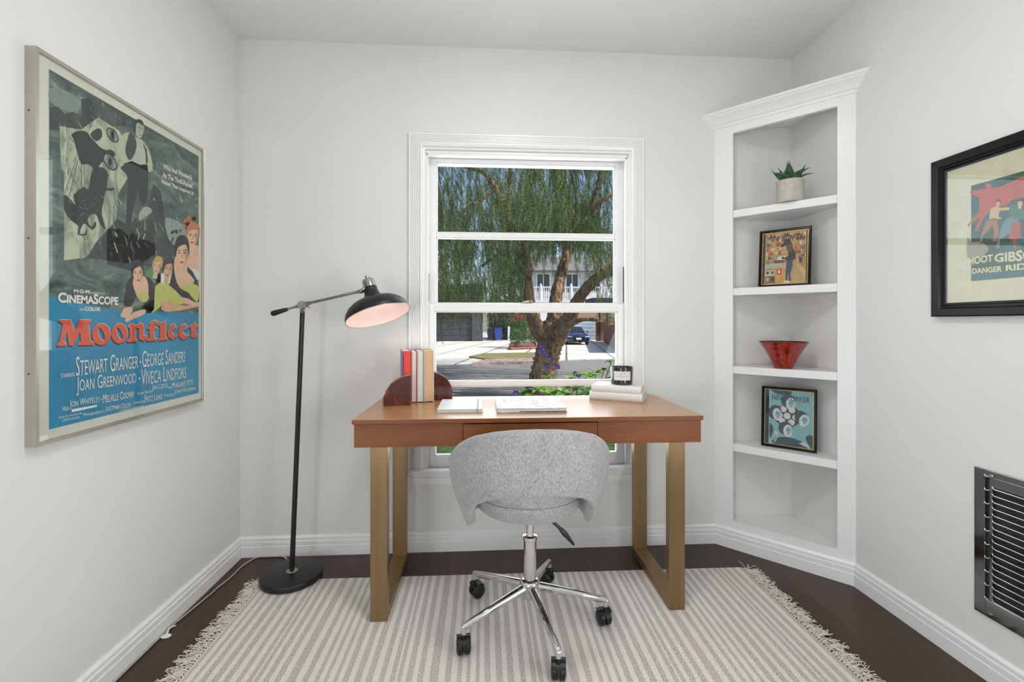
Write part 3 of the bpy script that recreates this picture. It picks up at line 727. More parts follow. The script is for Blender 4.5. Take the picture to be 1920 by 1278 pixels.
flatbook((.490, 2.108), math.radians(-27), .243, .165, ZD+.0005, .0365, 'larger white clothbound book, lower of the two stacked on the desk')
flatbook((.500, 2.108), math.radians(-26), .228, .150, ZD+.0375, .0295, 'smaller white clothbound book, upper of the two, under the candle')
ZC = ZD+.0675; cc = Vector((.655, 2.135, ZC))
cn = thing('candle', 'black glass jar candle with a white label on the stacked white books', 'candle', tuple(cc))
M_jar = mat('black_glass_jar', '#1c1e1e', .2, coat=.4, fn=noisy('#191b1b', '#232525', 30, bs=.02))
MB().lathe([(0, 0), (.047, 0), (.050, .003), (.052, .080), (.0515, .082), (.0495, .082), (.0480, .060), (0, .060)], Matrix.Translation(cc+Vector((0, 0, .0003))), 48).build('jar', M_jar, cn, smooth=35)
MB().lathe([(0, .0605), (.0475, .0605), (.0475, .069), (0, .070)], Matrix.Translation(cc), 40).build('wax', mat('pale_wax', '#e9e4da', .5), cn, smooth=35)
for q in (-.015, .015): MB().cyl(cc+Vector((q, 0, .070)), cc+Vector((q, 0, .080)), .001, seg=6).build('wick', mat('wick', '#d9d5cc', .8), cn)
vs = []; fcs = []; aim = math.atan2(-cc.y, -cc.x)
for i in range(17):
    a = aim+math.radians(-46+92*i/16)+.06
    for z in (.022, .064): r = .0504+.0015*(z/.08)+.0006; vs.append(cc+Vector((r*math.cos(a), r*math.sin(a), z)))
for i in range(16): fcs.append((2*i, 2*i+2, 2*i+3, 2*i+1))
MB().add(vs, fcs).build('label', flat('#dfdfdb'), cn, smooth=60, fix=False)
def curved_text(body, u0, u1, z0, z1, m, parent):
    V_, T_ = text_tris(body, .0); q = []
    for u, v in V_:
        a = aim+.06+math.radians(-46+92*(u0+(u1-u0)*u)); z = z0+(z1-z0)*v; r = .0504+.0015*(z/.08)+.0009; q.append(cc+Vector((r*math.cos(a), r*math.sin(a), z)))
    MB().add(q, T_).build('label_text', m, parent, fix=False)
curved_text('III III', .36, .66, .0495, .0535, flat('#a3a3a0'), cn); curved_text('IIIIIIIIIIII', .2, .8, .0375, .0430, flat('#a3a3a0'), cn)
# ================================================================ LEFT POSTER
XP = -1.138; XA = -1.1440
pf = thing('framed_poster', 'large silver-framed film poster on the left wall, grey painting over blue with red title', 'poster', (XL, 1.578, 1.308))
y0, y1, z0, z1 = 1.229, 1.927, .798, 1.8195
FP = [(0, XL+.0005), (0, XP+.001), (.001, XP), (.009, XP), (.010, XP-.003), (.010, XL+.0005)]
frame2d(FP, y0, y1, z0, z1, lambda u, v, d: (d, u, v)).build('frame', M_alu, pf)
for z in (1.655, 1.33, .985): MB().cyl((XL+.010, y0-.0006, z), (XL+.010, y0+.001, z), .0022, seg=10).build('frame_screw', M_black, pf)
MB().box(XL+.001, XA-.0004, y0+.0105, y1-.0105, z0+.0105, z1-.0105).build('mount_board', mat('aged_paper', '#d9d7cc', .8, fn=noisy('#d2d0c4', '#dfddd3', 5, bs=0)), pf)
MB().box(XP-.0022, XP-.0008, y0+.0103, y1-.0103, z0+.0103, z1-.0103).build('glazing', M_pglass, pf)
art = MB()
def PX(sc, ox, oy, X):   # crop coordinates -> poster plane
    return lambda x, y, L=0: onX(ox+x/sc, oy+y/sc, XA)+Vector((.00009*L, 0, 0))
c1 = PX(3.1175, 0, 50, XA); c2 = PX(3.0417, 40, 430, XA); c7 = PX(6.087, 90, 590, XA); c4 = PX(6.39, 90, 120, XA); c5 = PX(6.39, 90, 300, XA); c6 = PX(4.26, 200, 330, XA)
def PG(cf, pts, h, L, sm=0, m_=None):
    if sm: pts = smoothpoly(pts, sm)
    art.add([Vector(cf(x, y, L)) for x, y in pts], [tuple(t) for t in tessellate_polygon([[Vector((x, y, 0)) for x, y in pts]])], m_ or flat(h))
def EL(cf, x, y, rx, ry, h, L, rot=0, n=20, m_=None):
    c_, s_ = math.cos(rot), math.sin(rot)
    PG(cf, [(x+rx*math.cos(a)*c_-ry*math.sin(a)*s_, y+rx*math.cos(a)*s_+ry*math.sin(a)*c_) for a in [2*PI*i/n for i in range(n)]], h, L, m_=m_)
def LN(cf, pts, wd, h, L):
    for (xa, ya), (xb, yb) in zip(pts, pts[1:]):
        dx, dy = xb-xa, yb-ya; l_ = math.hypot(dx, dy) or 1; nx_, ny_ = -dy/l_*wd/2, dx/l_*wd/2
        PG(cf, [(xa+nx_, ya+ny_), (xb+nx_, yb+ny_), (xb-nx_, yb-ny_), (xa-nx_, ya-ny_)], h, L)
def f_storm(n, b):
    v = coords(n, (1, 1, 2.2), (.5, 0, 0)); a = noise(n, v, 5.5, 9, .62, 1.2); c = noise(n, coords(n, (1, 1, 1), (.9, 0, 0)), 26, 6, .7)
    x = ramp(n, a, [(.32, '#22302f'), (.45, '#3b4f4f'), (.55, '#66786f'), (.66, '#a5ad9b')])
    setc(n, b, mix(n, .35, x, ramp(n, c, [(.35, '#26302f'), (.6, '#5f706a'), (.75, '#a5ad9b')])))
M_storm = mat('painted_storm', fn=f_storm)
def f_cliff(n, b):
    v = coords(n, (1, 3.5, 1), (.7, 0, 0)); a = noise(n, v, 7, 8, .65, .8)
    setc(n, b, ramp(n, a, [(.30, '#3f4e49'), (.45, '#8b9685'), (.55, '#b9bda3'), (.75, '#c6c9af')]))
M_cliff = mat('painted_pale_cliff', fn=f_cliff)
def f_rock(n, b):
    a = noise(n, coords(n, (1, 1, .6), (.4, 0, 0)), 16, 7, .65, .6)
    setc(n, b, ramp(n, a, [(.35, '#232c2a'), (.55, '#3a4642'), (.72, '#5d6e69')]))
M_rock = mat('painted_dark_rock', fn=f_rock)
yi0, yi1, zi0, zi1 = onX(92, 400, XA).y, onX(372.5, 400, XA).y, .834, 1.783
zb_ = onX(92, 545-4, XA).z   # blue begins
def rect(u0, u1, v0, v1, L, h=None, m_=None):
    art.add([(XA+.00009*L, a, b) for a, b in ((u0, v0), (u1, v0), (u1, v1), (u0, v1))], [(0, 1, 2, 3)], m_ or flat(h))
rect(yi0, yi1, zi0, zi1, 0, '#2f8db6')
def f_blue(n, b):
    a = noise(n, coords(n), 3, 3); setc(n, b, ramp(n, a, [(.3, '#2a80aa'), (.7, '#3595bd')]))
M_blue = mat('printed_blue', fn=f_blue)
rect(yi0, yi1, zi0, 1.165, 1, m_=M_blue)
# painting area, slanted lower edge
art.add([(XA+.00018, yi0, zi1), (XA+.00018, yi1, zi1), (XA+.00018, yi1, 1.155), (XA+.00018, yi0+.21, 1.155), (XA+.00018, yi0, 1.187)], [(0, 1, 2, 3, 4)], M_storm)
PG(c4, [(18, 300), (150, 290), (390, 440), (330, 600), (200, 560), (110, 520), (18, 430)], '', 3, 3, flat('#7d8d82'))
PG(c4, [(18, 520), (120, 510), (200, 600), (290, 570), (400, 620), (400, 420), (490, 400), (560, 470), (680, 450), (950, 640), (930, 740), (560, 760), (400, 770), (250, 790), (18, 790)], '', 4, 0, M_rock)
PG(c4, [(140, 740), (390, 790), (600, 640), (850, 800), (900, 900), (850, 1278), (150, 1278)], '', 5, 0, M_cliff)
PG(c5, [(190, 0), (900, 0), (950, 220), (830, 420), (820, 700), (700, 860), (560, 1010), (450, 1170), (190, 1200)], '', 5.5, 0, M_cliff)
PG(c5, [(560, 1000), (700, 850), (830, 700), (960, 780), (1040, 900), (1278, 1000), (1278, 1278), (900, 1230), (480, 1170)], '', 6, 0, M_rock)
PG(c6, [(150, 420), (330, 230), (370, 60), (430, 120), (470, 380), (640, 560), (600, 640), (360, 640), (200, 760), (0, 700), (0, 420)], '', 6, 0, M_rock)
PG(c6, [(480, 330), (620, 400), (640, 560), (520, 540), (470, 420)], '#8f9c94', 7, 3)
for k_ in range(16):
    x_, y_ = rnd.uniform(470, 600), rnd.uniform(430, 560); EL(c6, x_, y_, 7, 14, '#20282a', 8)
for k_ in range(260):     # brush strokes
    cf_, (xa, xb, ya, yb), L_ = ((c4, (30, 1240, 430, 770), 6.5), (c4, (150, 420, 780, 1270), 6.5), (c5, (200, 900, 40, 1150), 6.5), (c5, (560, 1250, 800, 1200), 7), (c6, (0, 620, 150, 680), 8))[k_ % 5]
    x_, y_ = rnd.uniform(xa, xb), rnd.uniform(ya, yb)
    if cf_ is c4 and y_ < 430+(x_-30)*.22 and x_ > 700: continue
    if cf_ is c6 and (x_ < 120 and y_ > 650): continue
    l_ = rnd.uniform(20, 90); an = rnd.uniform(.8, 2.0); wd_ = rnd.uniform(3, 9)
    LN(cf_, [(x_, y_), (x_+l_*math.cos(an), y_+l_*math.sin(an))], wd_, rnd.choice(['#2a3432', '#55645f', '#8b978b', '#3c4a48', '#a9b09c'] if k_ % 5 != 3 else ['#2a3432', '#47544f', '#5f6f69']), L_)
# generic horse team and tumbling carriage in dark tones
D1 = '#232a28'
PG(c4, [(275, 850), (360, 800), (470, 820), (620, 980), (760, 1030), (800, 1100), (640, 1180), (580, 1270), (480, 1200), (390, 1190), (330, 1000), (300, 890)], D1, 8, 3)
PG(c4, [(475, 820), (570, 720), (650, 760), (740, 970), (720, 1030), (640, 1010), (560, 930)], '#b9bda8', 9, 2)
PG(c4, [(500, 840), (590, 770), (640, 800), (640, 880), (570, 925)], '#2a3230', 10, 2)
for (x_, y_, a_, b_) in ((740, 1170, 55, 110), (770, 850, 45, 95)):
    EL(c4, x_, y_, a_*1.25, b_*1.1, D1, 9, -.6); EL(c4, x_, y_, a_, b_*.9, '#9aa293', 10, -.6)
    for q in range(8):
        an = PI*q/8; LN(c4, [(x_-a_*math.cos(an), y_-b_*.85*math.sin(an)), (x_+a_*math.cos(an), y_+b_*.85*math.sin(an))], 9, D1, 11)
PG(c5, [(540, 100), (660, 90), (720, 180), (700, 330), (800, 330), (760, 370), (690, 370), (660, 520), (640, 640), (690, 830), (620, 770), (580, 660), (520, 650), (470, 720), (520, 800), (560, 730), (575, 790), (520, 835), (440, 760), (400, 800), (380, 880), (440, 880), (455, 830), (465, 880), (440, 905), (350, 890), (360, 790), (270, 720), (190, 600), (190, 420), (250, 450), (330, 540), (300, 420), (420, 320), (480, 350), (500, 240)], D1, 8, 2)
for pts in ([(330, 0), (195, 410)], [(355, 0), (250, 440)], [(400, 0), (395, 330)], [(425, 0), (440, 330)]): LN(c5, pts, 8, '#3a4340', 7)
for k_ in range(22):
    x_, y_ = rnd.uniform(250, 640), rnd.uniform(400, 680); LN(c5, [(x_, y_), (x_+rnd.uniform(-60, 60), y_+rnd.uniform(-30, 40))], 5, '#7c8880', 9)
# standing man, white shirt, dark waistcoat and trousers
SH = '#b7bba6'
PG(c4, [(970, 820), (1050, 880), (1110, 900), (1180, 980), (1240, 1140), (1250, 1278), (1180, 1278), (1000, 1190), (900, 1180), (830, 1060), (840, 920), (900, 840)], SH, 9, 2)
PG(c4, [(975, 820), (1040, 880), (1058, 1000), (1000, 1140), (950, 1130), (920, 1020), (950, 900)], '#3a4240', 10, 2)
PG(c4, [(1130, 930), (1180, 1020), (1195, 1170), (1170, 1220), (1165, 1060)], '#3a4240', 10)
PG(c4, [(1035, 700), (1090, 670), (1145, 720), (1140, 820), (1100, 890), (1050, 850)], '#a9ac9a', 10, 3)
PG(c4, [(1025, 730), (1050, 665), (1110, 665), (1145, 715), (1130, 740), (1080, 700), (1050, 730), (1048, 830), (1030, 790)], '#222827', 11, 2)
LN(c4, [(1080, 755), (1105, 770)], 8, '#333a38', 12); LN(c4, [(1115, 775), (1130, 785)], 8, '#333a38', 12); LN(c4, [(1090, 845), (1115, 850)], 6, '#4a504c', 12)
PG(c5, [(900, 60), (1000, 10), (1100, 60), (1190, 60), (1195, 290), (1175, 500), (1120, 520), (1085, 400), (1075, 310), (1040, 500), (1010, 640), (990, 780), (1000, 890), (930, 850), (935, 640), (945, 430), (955, 200), (870, 110)], '#283030', 9, 2)
PG(c5, [(800, 710), (930, 770), (1000, 890), (920, 880)], '#2c3533', 10); PG(c5, [(1080, 660), (1150, 560), (1230, 580), (1230, 650), (1110, 740)], '#a3a998', 10, 2)
LN(c5, [(1040, 780), (1278, 610)], 12, '#20282a', 11)
# group of five painted figures at the right
SK = '#e2b99b'; SK2 = '#d9a98a'; YG = '#c3c56a'
def head(cf, x, y, rx, ry, hair, rot=0, face='#e2b99b', L=14, long=False):
    T_ = lambda pts: [(x+rx*(u*math.cos(rot)-v*math.sin(rot)*ry/rx), y+ry*(v*math.cos(rot)+u*math.sin(rot)*rx/ry)) for u, v in pts]
    if long: PG(cf, T_([(-1.05, -.6), (1.05, -.6), (1.15, .6), (.7, 1.15), (-.8, 1.15), (-1.2, .5)]), hair, L-1, 3)
    PG(cf, T_([(-.42, .5), (.42, .5), (.5, 1.5), (-.5, 1.5)]), face, L)
    PG(cf, T_([(-.80, -.5), (-.4, -.9), (.4, -.9), (.82, -.5), (.84, .1), (.62, .62), (.2, .98), (-.15, .98), (-.6, .62), (-.82, .1)]), face, L+1, 2)
    PG(cf, T_([(-1.0, .25), (-1.1, -.45), (-.65, -1.12), (.1, -1.25), (.8, -1.02), (1.08, -.4), (.98, .12), (.80, -.35), (.45, -.62), (-.1, -.55), (-.62, -.38), (-.82, .0)]), hair, L+2, 2)
    for s_ in (-.40, .38):
        EL(cf, *T_([(s_, -.06)])[0], rx*.17, ry*.055, '#3a2c2a', L+2); LN(cf, T_([(s_-.22, -.20), (s_+.2, -.24)]), ry*.05, '#4a362c', L+2)
    LN(cf, T_([(.0, -.05), (.08, .26), (-.05, .32)]), ry*.045, '#b9866c', L+2); EL(cf, *T_([(.0, .56)])[0], rx*.27, ry*.075, '#ad4438', L+2)
    PG(cf, T_([(.45, -.4), (.82, -.3), (.82, .1), (.6, .6), (.3, .85), (.5, .3)]), '#c9987c', L+1.5, 2)
PG(c6, [(640, 520), (735, 560), (735, 830), (620, 760), (650, 640)], SK, 9, 0); PG(c6, [(640, 745), (690, 735), (735, 760), (735, 835), (680, 800)], '#d9dedd', 10)
head(c6, 685, 480, 52, 90, '#c67f4e', .1, SK, 11)
for a_ in range(9): EL(c6, 625+rnd.uniform(-8, 90), 345+rnd.uniform(-15, 50), 16, 20, '#b86f42', 12)
PG(c6, [(540, 740), (640, 720), (720, 830), (735, 1030), (640, 980), (560, 930), (490, 860), (500, 800)], '#2d2a30', 12, 2)
PG(c6, [(545, 640), (640, 640), (640, 760), (700, 830), (650, 900), (580, 890), (540, 780)], SK, 13, 2); PG(c6, [(580, 890), (690, 860), (735, 900), (720, 1010), (650, 930)], YG, 14, 2)
head(c6, 598, 620, 55, 120, '#231f22', .02, SK, 15)
PG(c6, [(430, 780), (520, 760), (500, 860), (430, 870)], '#e5e5df', 13); PG(c6, [(375, 760), (450, 790), (470, 860), (400, 880)], '#2b3034', 12)
head(c6, 487, 745, 38, 82, '#40342c', .15, '#d5a88a', 14)
PG(c6, [(310, 760), (400, 720), (440, 800), (400, 860), (320, 820)], '#5f8f5f', 12, 2); head(c6, 400, 720, 38, 66, '#cfa15a', .2, SK, 14)
PG(c6, [(385, 880), (470, 850), (600, 970), (620, 1010), (560, 1030), (470, 1000), (400, 1070), (330, 1095), (290, 1040), (375, 980)], YG, 15, 2)
PG(c6, [(430, 1050), (480, 985), (560, 1030), (680, 1030), (735, 1010), (735, 1035), (670, 1055), (540, 1080), (460, 1080)], SK2, 16, 2)
PG(c6, [(590, 965), (640, 975), (710, 1010), (735, 1005), (735, 1040), (620, 1020)], SK, 17)
PG(c6, [(170, 830), (220, 790), (300, 800), (370, 850), (375, 1060), (320, 1095), (270, 1060), (330, 960), (240, 960), (190, 1040), (135, 1030), (150, 900)], '#37303f', 15, 2)
PG(c6, [(210, 820), (300, 800), (330, 880), (320, 960), (260, 980), (215, 900)], SK, 16, 2); PG(c6, [(225, 930), (330, 940), (320, 1000), (270, 1000)], YG, 17, 2)
PG(c6, [(140, 1050), (200, 1045), (195, 1090), (150, 1130), (105, 1120), (120, 1080)], SK, 17, 2); PG(c6, [(230, 1080), (305, 1065), (300, 1100), (210, 1140), (150, 1165), (150, 1130)], SK, 17, 2)
head(c6, 245, 780, 46, 92, '#2a2326', -.08, SK, 18)
# lettering
WH = flat('#eceae3')
def TX(cf, body, q, m_=None, off=0.0, sm_=False, L=20): put_text(art, body, *[cf(x, y, L) for x, y in q], m_ or WH, off, sm_)
TX(c1, 'Wild And Wonderful', [(952, 797), (1119, 872), (1119, 897), (952, 829)], off=.02)
TX(c1, 'As The Thrill-Packed', [(948, 847), (1122, 918), (1122, 945), (948, 880)], off=.02)
TX(c1, 'Novel That Inspired It!', [(942, 890), (1129, 964), (1129, 992), (942, 922)], off=.02)
TX(c2, 'M\u00b7G\u00b7M', [(295, 340), (385, 345), (385, 367), (295, 362)], off=.03); TX(c2, 'PRESENTS IN', [(390, 357), (472, 361), (472, 371), (390, 367)])
TX(c2, 'CinemaScope', [(205, 358), (550, 374), (550, 432), (205, 417)], off=.03, sm_=True)
TX(c2, 'AND', [(328, 449), (354, 450), (354, 463), (328, 462)]); TX(c2, 'COLOR', [(358, 441), (448, 444), (448, 466), (358, 464)], off=.04)
TX(c7, 'Starring', [(138, 674), (298, 657), (298, 700), (138, 722)], sm_=2)
TX(c7, 'Stewart Granger', [(312, 478), (1022, 436), (1022, 606), (312, 700)], sm_=True, off=-.004)
EL(c7, 1047, 536, 8, 14, '', 20, m_=WH); EL(c7, 1037, 725, 8, 14, '', 20, m_=WH)
TX(c7, 'George Sanders', [(1070, 412), (1560, 385), (1560, 538), (1070, 600)], sm_=True, off=-.004)
TX(c7, 'Joan Greenwood', [(318, 712), (1000, 640), (1000, 818), (318, 925)], sm_=True, off=-.004)
TX(c7, 'Viveca Lindfors', [(1058, 618), (1570, 567), (1570, 718), (1058, 806)], sm_=True, off=-.004)
TX(c7, 'With', [(155, 1050), (228, 1036), (228, 1090), (155, 1104)])
TX(c7, 'Jon Whiteley', [(238, 975), (585, 918), (585, 1014), (240, 1082)], sm_=True); TX(c7, 'Melville Cooper', [(620, 905), (975, 858), (975, 936), (620, 1008)], sm_=True); EL(c7, 603, 965, 5, 9, '', 20, m_=WH)
TX(c7, 'Screen Play by', [(1018, 882), (1175, 855), (1175, 892), (1018, 920)]); TX(c7, 'Jan Lustig', [(1182, 795), (1362, 768), (1362, 850), (1182, 880)], sm_=True)
TX(c7, 'and', [(1370, 812), (1404, 806), (1404, 838), (1370, 843)]); TX(c7, 'Margaret Fitts', [(1412, 772), (1652, 728), (1652, 790), (1412, 840)], sm_=True)
TX(c7, 'Directed by', [(970, 990), (1095, 968), (1095, 1006), (970, 1030)]); TX(c7, 'Fritz Lang', [(1098, 920), (1298, 890), (1298, 960), (1100, 1000)], sm_=True)
TX(c7, 'Produced by', [(1320, 908), (1430, 888), (1430, 928), (1320, 948)]); TX(c7, 'John Houseman', [(1435, 852), (1678, 808), (1678, 872), (1435, 922)], sm_=True)
TX(c7, 'Based On The Novel by', [(120, 1158), (383, 1108), (383, 1138), (120, 1190)]); TX(c7, 'J. Meade Falkner', [(155, 1192), (355, 1155), (355, 1184), (155, 1225)], sm_=2)
TX(c7, 'Photographed in', [(398, 1122), (640, 1078), (640, 1120), (400, 1168)]); TX(c7, 'EASTMAN COLOR', [(655, 1050), (938, 1000), (938, 1048), (655, 1102)])
TX(c7, 'A METRO-GOLDWYN-MAYER PICTURE', [(812, 1083), (1080, 1030), (1080, 1052), (812, 1108)])
PG(c7, [(262, 1078), (552, 1026), (552, 1048), (262, 1112)], '', 19, 0, WH)
# title letters: heavy slab shapes, each drawn three times (dark drop shadow, cream outline, red face)
def o_ring(cx_, cy_, rx, ry, hx, hy, rot):
    o_ = []; i_ = []
    for q in range(33):
        a = 2*PI*q/32; o_.append((cx_+rx*math.cos(a), cy_+ry*math.sin(a))); xx, yy = hx*math.cos(a), hy*math.sin(a)
        i_.append((cx_+xx*math.cos(rot)-yy*math.sin(rot), cy_+xx*math.sin(rot)+yy*math.cos(rot)))
    return [[o_[q], o_[q+1], i_[q+1], i_[q]] for q in range(32)]
G = []
G += [[(118, 58), (250, 56), (298, 190), (352, 56), (488, 55), (482, 82), (455, 104), (482, 300), (522, 318), (520, 345), (335, 347), (342, 318), (372, 306), (358, 190), (280, 352), (235, 352), (208, 180), (172, 312), (205, 328), (200, 355), (92, 358), (100, 330), (122, 318), (165, 100), (125, 84)]]
G += o_ring(603, 222, 106, 122, 30, 78, -.35)+o_ring(810, 214, 93, 114, 26, 72, -.35)
G += [[(905, 128), (965, 98), (992, 130), (1045, 92), (1085, 110), (1092, 235), (1130, 240), (1122, 275), (1080, 300), (1030, 270), (1035, 150), (990, 165), (990, 275), (1015, 285), (1010, 310), (898, 312), (902, 288), (925, 280), (928, 150), (902, 145)]]
G += [[(1135, 142), (1150, 138), (1155, 95), (1200, 62), (1255, 78), (1240, 118), (1215, 105), (1205, 135), (1240, 138), (1236, 165), (1205, 168), (1208, 262), (1235, 272), (1230, 298), (1130, 302), (1134, 278), (1155, 270), (1152, 170), (1128, 168)]]
G += [[(1262, 95), (1340, 68), (1340, 255), (1362, 265), (1358, 290), (1250, 295), (1254, 272), (1272, 264), (1275, 130), (1255, 122)]]
for ex, sc_ in ((1355, 1.0), (1480, 1.02)):
    G += [[(ex+120*sc_, 215), (ex+80*sc_, 240), (ex+50*sc_, 190), (ex+112*sc_, 150), (ex+75*sc_, 98), (ex+25*sc_, 120), (ex, 190), (ex+15*sc_, 250), (ex+60*sc_, 285), (ex+118*sc_, 245)]]
G += [[(1608, 128), (1640, 110), (1680, 72), (1680, 115), (1708, 118), (1702, 145), (1680, 146), (1678, 218), (1700, 215), (1698, 245), (1665, 268), (1625, 250), (1630, 150), (1606, 148)]]
for poly_ in G: PG(c7, [(x-7, y+13) for x, y in poly_], '#22222a', 14, 0)
for poly_ in G: PG(c7, [(x+3, y-5) for x, y in poly_], '#efe6a8', 15, 0)
for poly_ in G: PG(c7, poly_, '#d9573e', 16, 0)
for ex in (1355, 1482): EL(c7, ex+68, 150, 14, 28, '#2f8db6', 17, .35)
art.build('poster_print', None, pf, fix=False)

# ================================================================ RIGHT PICTURE
XQ = XR-.025; XB = XR-.012
pr_ = thing('framed_picture', 'black lacquer framed western poster with cream mat on the right wall', 'picture', (XR, 1.18, 1.405))
y0, y1, z0, z1 = .862, 1.495, 1.136, 1.672
FQ = [(0, XR-.0005), (0, XQ+.002), (.004, XQ), (.026, XQ+.001), (.030, XQ+.005), (.036, XQ+.0045), (.040, XQ+.010), (.046, XQ+.011), (.046, XR-.0005)]
frame2d(FQ, y0, y1, z0, z1, lambda u, v, d: (d, u, v)).build('frame', M_blackframe, pr_, smooth=25)
MB().box(XB+.0002, XR-.001, y0+.0465, y1-.0465, z0+.0465, z1-.0465).build('mat_board', mat('cream_mat', '#cfc8ae', .8, fn=noisy('#c9c2a7', '#d5ceb6', 30, bs=.03)), pr_)
MB().box(XB-.0052, XB-.0038, y0+.0462, y1-.0462, z0+.0462, z1-.0462).build('glazing', M_pglass, pr_)
art = MB()
def cR(x, y, L=0):
    return onX(1800+x/5.557, 310+y/5.557, XB)-Vector((.00009*L+.0002, 0, 0))
yl0, yl1, zl0, zl1 = 1.373, .978, 1.249, 1.556
def rr(a, b, c_, d_, L, h=None, m_=None): art.add([(XB-.0002-.00009*L, y_, z_) for y_, z_ in ((a, c_), (b, c_), (b, d_), (a, d_))], [(0, 1, 2, 3)], m_ or flat(h))
def f_westbg(n, b):
    a = noise(n, coords(n, (1, 1, 1.6)), 9, 6, .6, .8); setc(n, b, ramp(n, a, [(.32, '#143024'), (.5, '#1d4a34'), (.6, '#22586a'), (.72, '#2f6a44')]))
rr(yl0, yl1, zl0, zl1, 0, m_=mat('painted_forest', fn=f_westbg))
RD = '#b5482f'
PG(cR, [(105, 265), (190, 255), (290, 240), (260, 210), (280, 180), (320, 200), (330, 240), (440, 215), (667, 110), (667, 330), (540, 360), (480, 420), (330, 440), (240, 570), (180, 680), (150, 680), (210, 540), (110, 600), (90, 650), (80, 620), (200, 480), (200, 330), (110, 300)], RD, 2, 0)
def man(cf, pts_sh, sh, pts_tr, tr): PG(cf, pts_tr, tr, 4, 0); PG(cf, pts_sh, sh, 5, 0)
man(cR, [(330, 440), (380, 425), (420, 440), (520, 435), (515, 465), (420, 470), (400, 530), (435, 545), (420, 560), (350, 550), (305, 565), (315, 470)], '#c9ac78', [(280, 570), (385, 560), (410, 680), (380, 790), (340, 790), (365, 690), (340, 620), (290, 680), (235, 740), (230, 810), (205, 820), (225, 720)], '#a5693f')
head(cR, 400, 395, 24, 34, '#2f2119', .2, '#d9a98a', 7)
man(cR, [(530, 430), (600, 400), (667, 420), (667, 560), (600, 560), (540, 560), (520, 500)], '#3f6a58', [(480, 560), (600, 520), (620, 640), (470, 740), (420, 770), (410, 870), (380, 850), (400, 740), (440, 620)], '#5f8188')
PG(cR, [(545, 600), (630, 580), (640, 760), (590, 760), (585, 880), (565, 880), (550, 770), (510, 760)], '#a8433a', 6, 0)
head(cR, 630, 395, 32, 38, '#3a2a1c', .1, '#dfb294', 7)
PG(cR, [(80, 760), (130, 800), (230, 800), (300, 880), (200, 960), (80, 960)], '#8f8a78', 4, 3)
art_y = lambda px_: px_
TXR = lambda body, q, off=.03: put_text(art, body, *[cR(x, y, 9) for x, y in q], flat('#d8cfa0'), off)
TXR('HOOT', [(92, 958), (345, 925), (345, 1000), (92, 1040)]); TXR('GIBSON', [(362, 925), (905, 835), (905, 985), (362, 1008)])
TXR('DANGER', [(130, 1075), (440, 1045), (440, 1105), (130, 1130)]); TXR('RIDER', [(480, 1040), (870, 990), (870, 1070), (480, 1100)])
art.build('picture_print', None, pr_, fix=False)

# ================================================================ WALL HEATER
ht = thing('wall_heater', 'chrome-faced grille wall heater set low in the right wall', 'heater', (XR, 1.12, .2))
xp0, xp1 = XR-.009, XR-.0045
y0, y1, z0, z1 = .862, 1.367, .197, .655
yg, ys0, ys1 = 1.314, 1.3225, 1.335
M_dchrome = mat('polished_face_plate', '#8d8f92', .09, 1, fn=noisy('#85878a', '#96989b', 10, bs=.02))
mb = MB()
mb.box(xp0, xp1, ys1, y1, z0, z1); mb.box(xp0, xp1, y0, ys1, .636, z1); mb.box(xp0, xp1, y0, ys1, z0, .250); mb.box(xp0, xp1, yg, ys0, .25, .636); mb.box(xp0, xp1, y0, y0+.05, .25, .636)
mb.box(xp0, xp1, y0+.05, yg, .606, .636)
mb.box(XR-.0045, XR-.001, y0+.004, y1-.004, z1-.006, z1-.001).box(XR-.0045, XR-.001, y0+.004, y0+.01, z0, z1).box(XR-.0045, XR-.001, y1-.010, y1-.004, z0, z1).box(XR-.0045, XR-.001, y0+.004, y1-.004, z0+.001, z0+.006)
mb.build('face_plate', M_dchrome, ht, bevel=.001)
MB().box(XR-.0035, XR-.0008, y0+.012, y1-.012, z0+.01, z1-.01).build('back_panel', mat('dark_heater_interior', '#26282a', .5, .3, fn=noisy('#1a1c1d', '#3a3c3e', 20, bs=0)), ht)
for i in range(18):
    z = .602-i*.0205
    MB().tube([(xp0-.0005, yg+.001, z+.007), (xp0-.0012, yg-.002, z+.0025), (xp0-.002, yg-.008, z), (xp0-.002, y0+.058, z), (xp0-.0005, y0+.05, z+.007)], .0019, 8).build('louver', M_chrome, ht, smooth=50)
for i in range(10):
    z = .634-i*.0424+.001; MB().tube([(xp0-.0003, ys1+.001, z+.004), (xp0-.001, (ys0+ys1)/2+.003, z), (xp0-.001, (ys0+ys1)/2-.003, z), (xp0-.0003, ys0-.001, z+.004)], .0023, 8).build('slot_bar', M_chrome, ht, smooth=50)
for z in (.641, .212): MB().cyl((xp0+.001, 1.318, z), (xp0-.0025, 1.318, z), .0038, seg=14).build('screw', M_chrome, ht)
mb = MB()
for i, chx in enumerate('TAPPAN'):
    yy = 1.285-i*.0125; z_ = .637
    put_text(mb, chx, (xp0-.0006, yy, z_+.008), (xp0-.0006, yy-.006, z_+.008), (xp0-.0006, yy-.006, z_), (xp0-.0006, yy, z_), M_nickel, .02)
mb.build('nameplate_letters', M_nickel, ht, fix=False)

